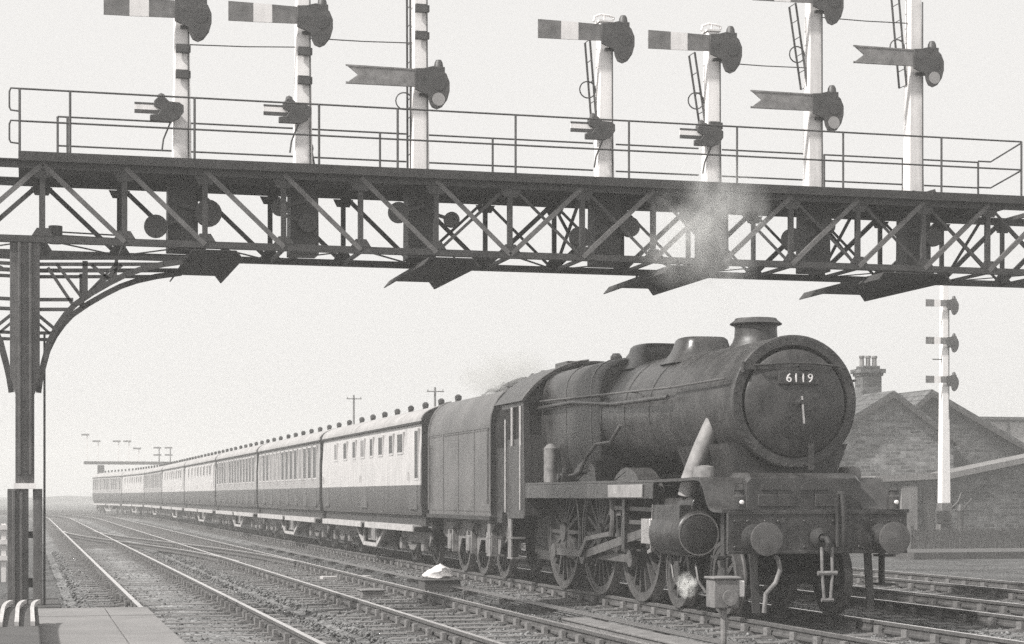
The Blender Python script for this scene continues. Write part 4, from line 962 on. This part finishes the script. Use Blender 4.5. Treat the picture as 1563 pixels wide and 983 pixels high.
# crumpled papers / spilled white bits
# ------------------------------------------------------------------ right background
def onplane(x, Y): return PX(x, Y)
YH = 72.
def house(name, label, x0, x1, xa, zE, zA, depth, wallm, Y=YH):
    h = thing(name, label, 'house', ((x0+x1)/2, Y, -.27)); c = (x0+x1)/2
    a = xa-c; w0, w1 = x0-c, x1-c; z = .27
    m = MB(); m.prism([(w0,0),(w1,0),(w1,zE+z),(a,zA+z),(w0,zE+z)], 0, depth); m.build('wall', M[wallm], h)
    m = MB(); t = .12
    for (p, q) in (((w0,zE),(a,zA)),((w1,zE),(a,zA))):
        dx = (p[0]-q[0]); n = math.hypot(dx,p[1]-q[1]); ex, ez = dx/n*.35, (p[1]-q[1])/n*.35
        m.prism([(p[0]+ex,p[1]+z+ez+.01),(q[0],q[1]+z+.01),(q[0],q[1]+z+t+.03),(p[0]+ex,p[1]+z+ez+t+.03)], -.3, depth+.3)
    rf = m.build('roof', M['slate'], h)
    m = MB()
    for (p, q) in (((w0,zE),(a,zA)),((w1,zE),(a,zA))):
        n = math.hypot(p[0]-q[0],p[1]-q[1]); ex, ez = (p[0]-q[0])/n*.35, (p[1]-q[1])/n*.35
        m.prism([(p[0]+ex,p[1]+z+ez-.16),(q[0],q[1]+z-.16),(q[0],q[1]+z+.005),(p[0]+ex,p[1]+z+ez+.005)], -.34, -.302)
    m.build('bargeboard', M['timberdark'], h)
    return h, rf, c
zpx = lambda x, y, Y: P(x, y, Y).z
xA = PX(1360,YH); zA = zpx(1360,602,YH); zE = zpx(1262,672,YH)
h1, rf1, c1 = house('brick_house', 'gabled brick house with chimney stack, just right of the engine', xA-3.4, PX(1383,YH)+2.2, xA, zE, zA, 9, 'brick')
xB = PX(1418,YH+.7)
h2, rf2, c2 = house('brick_house', 'broad gabled brick house behind the white three armed signal', xB-3.2, xB+5.6, xB, zpx(1563,694,YH+.7)-.3, zpx(1418,600,YH+.7), 9, 'brickdark', YH+.7)
# chimney stack on the first house
m = MB(); cxs = PX(1325,YH+3)-c1; w = .45; zt = zpx(1325,566,YH+3)+.27
m.box(cxs-w,cxs+w,2.6,3.4,zA-1.2,zt); m.box(cxs-w-.14,cxs+w+.14,2.46,3.54,zt-.12,zt+.06); m.box(cxs-w-.06,cxs+w+.06,2.54,3.46,zt-.24,zt-.121); m.box(cxs-w+.05,cxs+w-.05,2.66,3.34,zt+.06,zt+.2); m.box(cxs-w-.05,cxs+w+.05,2.56,3.44,zA-.1,zA+.0)
st = m.build('chimney_stack', M['brickdark'], h1)
for k in (-1,0,1):
    m = MB(); m.lathe((cxs+k*.30,3.0,zt+.15),(0,0,.5),[(.13,0),(.10,.2),(.095,.75),(.125,.82),(.125,1),(.08,1),(.08,.6)],14); m.build('chimney_pot', M['pot'], st)
# lean-to with pale fascia and pale pillar in front of the houses
SH = thing('lean_to_shed', 'dark lean to shed with a pale fascia and pale end pillar behind the engine', 'shed', (0,0,0))
YL = 69.5
p0, p1, p2 = P(1340,727,YL), P(1455,722,YL), P(1640,684,YL)
m = MB(); m.prism([(p0.x+.1,-.27),(p2.x,-.27),(p2.x,p2.z-.12),(p1.x,p1.z-.12),(p0.x+.1,p0.z-.12)], YL+.4, YL+2.2); m.build('wall', M['brickdark'], SH)
m = MB(); m.prism([(p0.x,p0.z-.12),(p1.x,p1.z-.12),(p2.x,p2.z-.12),(p2.x,p2.z),(p1.x,p1.z),(p0.x,p0.z)], YL+.2, YL+2.4); m.build('roof', M['render'], SH)
m = MB(); m.prism([(p0.x-.03,p0.z-.24),(p1.x,p1.z-.22),(p2.x,p2.z-.2),(p2.x,p2.z+.03),(p1.x,p1.z+.03),(p0.x-.03,p0.z+.03)], YL+.12, YL+.199); m.build('fascia', M['render'], SH)
a, b_ = P(1380,742,YL), P(1404,742,YL); m = MB(); m.box(a.x,b_.x,YL+.2,YL+.39,-.27,a.z); m.box(a.x-.06,b_.x+.06,YL+.15,YL+.199,-.27,-.05); m.build('pillar', M['render'], SH)
m = MB(); a, b_ = P(1415,745,YL), P(1432,745,YL); m.box(a.x,b_.x,YL+.34,YL+.399,-.2,a.z); m.build('door', M['timberdark'], SH)
FW = thing('warehouse', 'pale flat roofed warehouse beyond the brick houses at the frame edge', 'building', (PX(1490,100),100,-.27))
zt = zpx(1520,641,100)+.27; m = MB(); m.box(0,12,0,8,0,zt); m.build('wall', M['farpale'], FW)
m = MB(); m.box(-.3,12.3,-.3,8.3,zt,zt+.18); m.build('roof', M['slate'], FW)
m = MB(); m.cyl((.0,-.12,zt-.02),(12,-.12,zt-.02),.08,n=8); m.cyl((2.1,-.1,0),(2.1,-.1,zt),.07,n=8); m.build('drainpipe', M['timberdark'], FW)
# low dark timber fence and platform face on the right
FE = thing('timber_fence', 'low dark timber fence in front of the shed on the right', 'fence', (0,0,0))
YFE = 60.
x = PX(1395,YFE); k = 0
m = MB()
for k in range(56):
    xx = x+k*.2; m.box(xx,xx+.17,YFE,YFE+.03,-.27,.42+.04*math.sin(k*2.3))
m.build('boards', M['timberdark'], FE)
m = MB(); m.box(x-.1,x+11.2,YFE+.031,YFE+.10,.2,.28); m.build('fence_rail', M['timberdark'], FE)
for k in range(6):
    m = MB(); m.box(x+k*2.1-.06,x+k*2.1+.06,YFE+.101,YFE+.22,-.27,.55); m.build('post', M['timberdark'], FE)
m = MB(); m.box(PX(1395,50),PX(1700,50),50,53.5,-.27,-.06); tag(m.build('platform', M['concrete_dark']), kind='structure')
# three-armed bracket signal
YT = 67.
T3 = thing('semaphore_signal', 'white post signal with three striped arms in front of the brick houses', 'signal', (PX(1441,YT),YT,-.27))
zz = lambda y: P(1441,y,YT).z+.27
m = MB(); m.loft([[(-w,-w,z),(w,-w,z),(w,w,z),(-w,w,z)] for w, z in ((.19,zz(768)),(.15,zz(590)),(.12,zz(425)))]); m.build('post', M['post'], T3, bevel=.02)
m = MB(); m.loft([[(-w,-w,z),(w,-w,z),(w,w,z),(-w,w,z)] for w, z in ((.26,0),(.22,zz(768)-.001))]); m.build('post_base', M['gantrylight'], T3, bevel=.02)
m = MB(); m.box(-.55,.05,-.42,-.27,zz(800),zz(779)); m.tube([(.24,-.2,zz(775)),(.5,-.25,zz(765)),(.62,-.25,zz(752))],.05,8); each(m, 'crank_box', M['gantry'], T3, bevel=.02)
for y in (464,521,580): arm_parts(T3, 0.08, zz(y), True, tip=-1.02, sc=.98, y=-.25)
m = MB()
for dx in (.18,.26): m.bar((dx+.1,.3,0),(dx,.15,zz(470)),.03,.03)
for k in range(24): 
    t = k/24; m.bar((.28-.1*t,.3-.15*t,zz(470)*t+.1),(.36-.1*t,.3-.15*t,zz(470)*t+.1),.02,.02)
m.build('ladder', M['signaliron'], T3)
m = MB(); m.tube([(-.55,-.1,zz(549)),(-.1,-.1,zz(549))],.025,6); m.cyl((.13,-.15,zz(640)),(.13,-.15,zz(460)),.02,n=6); m.build('bracket', M['signaliron'], T3)
# crossing barrow / water column base near shed : small hydrant
HY = thing('water_column', 'short dark water column beside the white three armed signal', 'water column', (PX(1466,66),66,-.27))
m = MB(); m.lathe((0,0,0),(0,0,1),[(0,0),(.24,0),(.2,.1),(.14,.2),(.12,1.2),(.16,1.3),(.12,1.45),(.05,1.55),(0,1.55)],16); m.build('body', M['gantry'], HY)
m = MB(); m.tube([(0,0,1.2),(.25,0,1.5),(.5,0,1.75)],.05,8); m.build('arm', M['gantry'], HY)

# telegraph poles beyond the train
def tpole(px_, ytop, Y, label, arms=2):
    q = P(px_,ytop,Y); t = thing('telegraph_pole', label, 'telegraph pole', (q.x,Y,-.27), 0, 'telegraph poles beyond the train')
    m = MB(); m.cyl((0,0,0),(0,0,q.z+.27),.10,.06,n=10); m.build('pole', M['gantrylight'], t)
    for k in range(arms):
        z = q.z+.27-.25-.4*k; m = MB(); m.box(-.5,.5,-.12,-.06,z-.03,z+.03)
        for x in (-.44,.44): m.cyl((x,-.1,z+.03),(x,-.1,z+.13),.025,n=6)
        m.build('crossarm', M['gantrylight'], t)
tpole(540,603,120,'slim telegraph pole rising behind the first carriage roof', 1); tpole(664,591,105,'slim telegraph pole rising just behind the tender, over the first carriage', 1)

# distant signal bridge over the tail of the train
YD = 205.
FG = thing('signal_gantry', 'distant faint signal bridge across the tail of the train', 'signal gantry', (0,0,0))
a, b_ = P(128,707,YD), P(300,705,YD)
m = MB(); m.box(a.x,b_.x,YD-.6,YD+.6,a.z-.12,a.z+.2); m.build('girder', M['gantry'], FG)
for px_ in (154, 288):
    q = P(px_,710,YD); m = MB(); m.box(q.x-.35,q.x+.35,YD-.4,YD+.4,-.27,q.z); m.build('column', M['gantry'], FG)
for i, (px_, y, lab) in enumerate(((133,662,'tiny distant signal at the left end of the far signal bridge'),(150,672,'tiny distant signal above the far bridge column'),(181,672,'tiny distant signal left of a close twin on the far bridge'),(197,672,'tiny distant signal, right one of two close together on the far bridge'),(212,683,'tiny lower distant signal on the far bridge, right of a close pair'),(243,682,'tiny distant two armed signal on the far bridge'),(260,682,'tiny darkest distant signal at the train end of the far bridge'))):
    q = P(px_,y,YD); s = thing('semaphore_signal', lab, 'signal', (q.x,YD,a.z+.2), 0, 'distant signals on the far bridge'); h = q.z-a.z-.2
    m = MB(); m.box(-.06,.06,-.06,.06,0,h); m.build('post', M['post' if i<5 else 'gantrylight'], s)
    m = MB(); m.box(-.62,.22,-.16,-.1,h-.20,h-.02)
    if i >= 5: m.box(-.62,.22,-.16,-.1,h-.98,h-.80)
    m.build('arm', M['armred'], s)
# white lineside fence at far left
WF = thing('lineside_fence', 'pale post and rail fence behind the gantry column at far left', 'fence', (0,0,0))
YW = 42.
for k in range(6):
    x = PX(20,YW)-.9*k-.2; m = MB(); m.box(x-.05,x+.05,YW,YW+.1,-.27,1.0); m.build('post', M['postgrey'], WF)
for z in (.25,.6,.92):
    m = MB(); m.box(PX(20,YW)-5.2,PX(20,YW),YW-.04,YW-.003,z-.05,z+.05); m.build('fence_rail', M['postgrey'], WF)
# gentle far bank closing the view
bk = MB(); lps = []
for i in range(60):
    x = -260+10*i; h = 1.3+.5*math.sin(i*.7)+.4*math.sin(i*1.9+1)
    lps.append([(x,470,-.4),(x,482,h*.9),(x,500,h),(x,540,-.4)])
bk.loft(lps); tag(bk.build('hills', M['ground'], smooth=80), kind='structure')

# ------------------------------------------------------------------ smoke, steam, haze
def vol_mat(name, dens, scale, thr0, thr1, color=.9, soft=True):
    m = bpy.data.materials.new(name); m.use_nodes = True; nt = m.node_tree; N = nt.nodes; L = nt.links
    for n in list(N): N.remove(n)
    out = N.new('ShaderNodeOutputMaterial'); pv = N.new('ShaderNodeVolumePrincipled'); L.new(pv.outputs[0], out.inputs['Volume'])
    pv.inputs['Color'].default_value = (color,color,color*.985,1); pv.inputs['Anisotropy'].default_value = .2
    if scale is None: pv.inputs['Density'].default_value = dens; return m
    tc = N.new('ShaderNodeTexCoord'); n = N.new('ShaderNodeTexNoise'); n.inputs['Scale'].default_value = scale; n.inputs['Detail'].default_value = 4; n.inputs['Roughness'].default_value = .6
    L.new(tc.outputs['Object'], n.inputs['Vector'])
    # fades out towards the edge of the unit ball of the puff
    ln = N.new('ShaderNodeVectorMath'); ln.operation = 'LENGTH'; L.new(tc.outputs['Object'], ln.inputs[0])
    e = N.new('ShaderNodeMapRange'); e.inputs['From Min'].default_value = 1.; e.inputs['From Max'].default_value = .05; L.new(ln.outputs['Value'], e.inputs['Value'])
    mr = N.new('ShaderNodeMapRange'); mr.inputs['From Min'].default_value = thr0; mr.inputs['From Max'].default_value = thr1; L.new(n.outputs['Fac'], mr.inputs['Value'])
    mu = N.new('ShaderNodeMath'); mu.operation = 'MULTIPLY'; L.new(e.outputs[0], mu.inputs[0]); L.new(mr.outputs[0], mu.inputs[1])
    mu2 = N.new('ShaderNodeMath'); mu2.operation = 'MULTIPLY'; mu2.inputs[1].default_value = dens; L.new(mu.outputs[0], mu2.inputs[0]); L.new(mu2.outputs[0], pv.inputs['Density'])
    return m
def puff(name, loc, scale, mt, label_kind='stuff'):
    bm = bmesh.new(); bmesh.ops.create_icosphere(bm, subdivisions=3, radius=1.); me = bpy.data.meshes.new(name); bm.to_mesh(me); bm.free()
    me.materials.append(mt); o = bpy.data.objects.new(name, me); COL.objects.link(o); o.location = loc; o.scale = scale; return tag(o, kind='stuff')
SMK = vol_mat('chimney_smoke', 2.6, 1.8, .42, .74, 1.0)
STM = vol_mat('white_steam', 3.0, 1.6, .40, .7, .8)
puff('smoke', (9.85,26.0,5.72), (.95,.75,1.15), SMK)
puff('smoke', (9.35,26.1,5.35), (.75,.6,.75), SMK)
puff('steam', (9.3,36.4,4.05), (.9,2.2,.55), STM)
puff('smoke', (9.8,25.2,4.75), (.4,.6,.9), vol_mat('thin_smoke', 1.2, 1.8, .42, .74, 1.0))
puff('steam', (8.75,24.1,.38), (.14,.28,.2), vol_mat('leaking_steam', 40, 2.3, .47, .62, 1.0))
HAZE = .0021
hz = MB(); hz.box(-420,420,-12,640,-1.3,16); o = hz.build('haze', vol_mat('pale_haze', HAZE, None, 0, 0, .97), None, smooth=0); tag(o, kind='stuff')

for o in list(COL.objects):
    if o.parent is None and o.get('kind') and not o.get('label'):
        n = o.name.split('.')[0]
        o['label'], o['category'] = {'ground': ('dark ash ground of the railway yard', 'ground'), 'ballast_bed': ('raised stone ballast beds under the tracks', 'ballast'),
          'path': ('pale ash spread between the rails of the nearest track', 'ash'), 'platform': ('paved platform corner in grey slabs' if not o.name.endswith('1') else 'low dark platform strip before the fence', 'platform'),
          'hills': ('low hazy bank along the horizon', 'hills'), 'loose_ballast': ('loose stones lying over the track beds', 'ballast'), 'trackside_gravel': ('fine dark gravel between the tracks', 'gravel'),
          'smoke': ('thin pale smoke drifting up across the gantry from the chimney', 'smoke'), 'steam': ('faint steam beside the train', 'steam'), 'haze': ('pale haze over the whole yard', 'haze')}.get(n, (n.replace('_', ' ')+' of the railway yard', n.replace('_', ' ')))
# ------------------------------------------------------------------ light
SUN_EL, SUN_AZ = R(45), R(254)          # azimuth measured clockwise from +Y: light comes from behind-left of the camera
w = bpy.data.worlds.new('World'); scene.world = w; w.use_nodes = True
N = w.node_tree.nodes; L = w.node_tree.links
bg = N['Background']; sky = N.new('ShaderNodeTexSky'); sky.sky_type = 'NISHITA'; sky.sun_disc = False; sky.sun_elevation = SUN_EL; sky.sun_rotation = SUN_AZ
sky.air_density = 1.5; sky.dust_density = 4.; sky.ozone_density = 1
hs = N.new('ShaderNodeRGBToBW'); L.new(sky.outputs[0], hs.inputs[0])
# thin even cloud veil over the sky
mx = N.new('ShaderNodeMix'); mx.data_type = 'RGBA'; mx.inputs['Factor'].default_value = .8
mx.inputs['B'].default_value = (7.4,7.26,7.08,1)
L.new(hs.outputs[0], mx.inputs['A']); L.new(mx.outputs['Result'], bg.inputs['Color']); bg.inputs['Strength'].default_value = .1
sd = bpy.data.lights.new('sun', 'SUN'); sd.energy = 4.6; sd.angle = R(3); sd.color = (1,.975,.94)
so = bpy.data.objects.new('sun', sd); COL.objects.link(so)
dirv = Vector((math.sin(SUN_AZ)*math.cos(SUN_EL), math.cos(SUN_AZ)*math.cos(SUN_EL), math.sin(SUN_EL)))
so.rotation_euler = dirv.to_track_quat('Z', 'Y').to_euler(); so.location = (-20,-20,40)
vs = scene.view_settings; vs.view_transform = 'Standard'; vs.look = 'None'; vs.exposure = .42; vs.gamma = 1.
scene.cycles.max_bounces = 6; scene.cycles.volume_bounces = 3; scene.cycles.volume_step_rate = 1.5; scene.cycles.volume_max_steps = 128
scene.cycles.use_denoising = False; scene.cycles.use_adaptive_sampling = True; scene.cycles.adaptive_threshold = .05; scene.cycles.adaptive_min_samples = 48
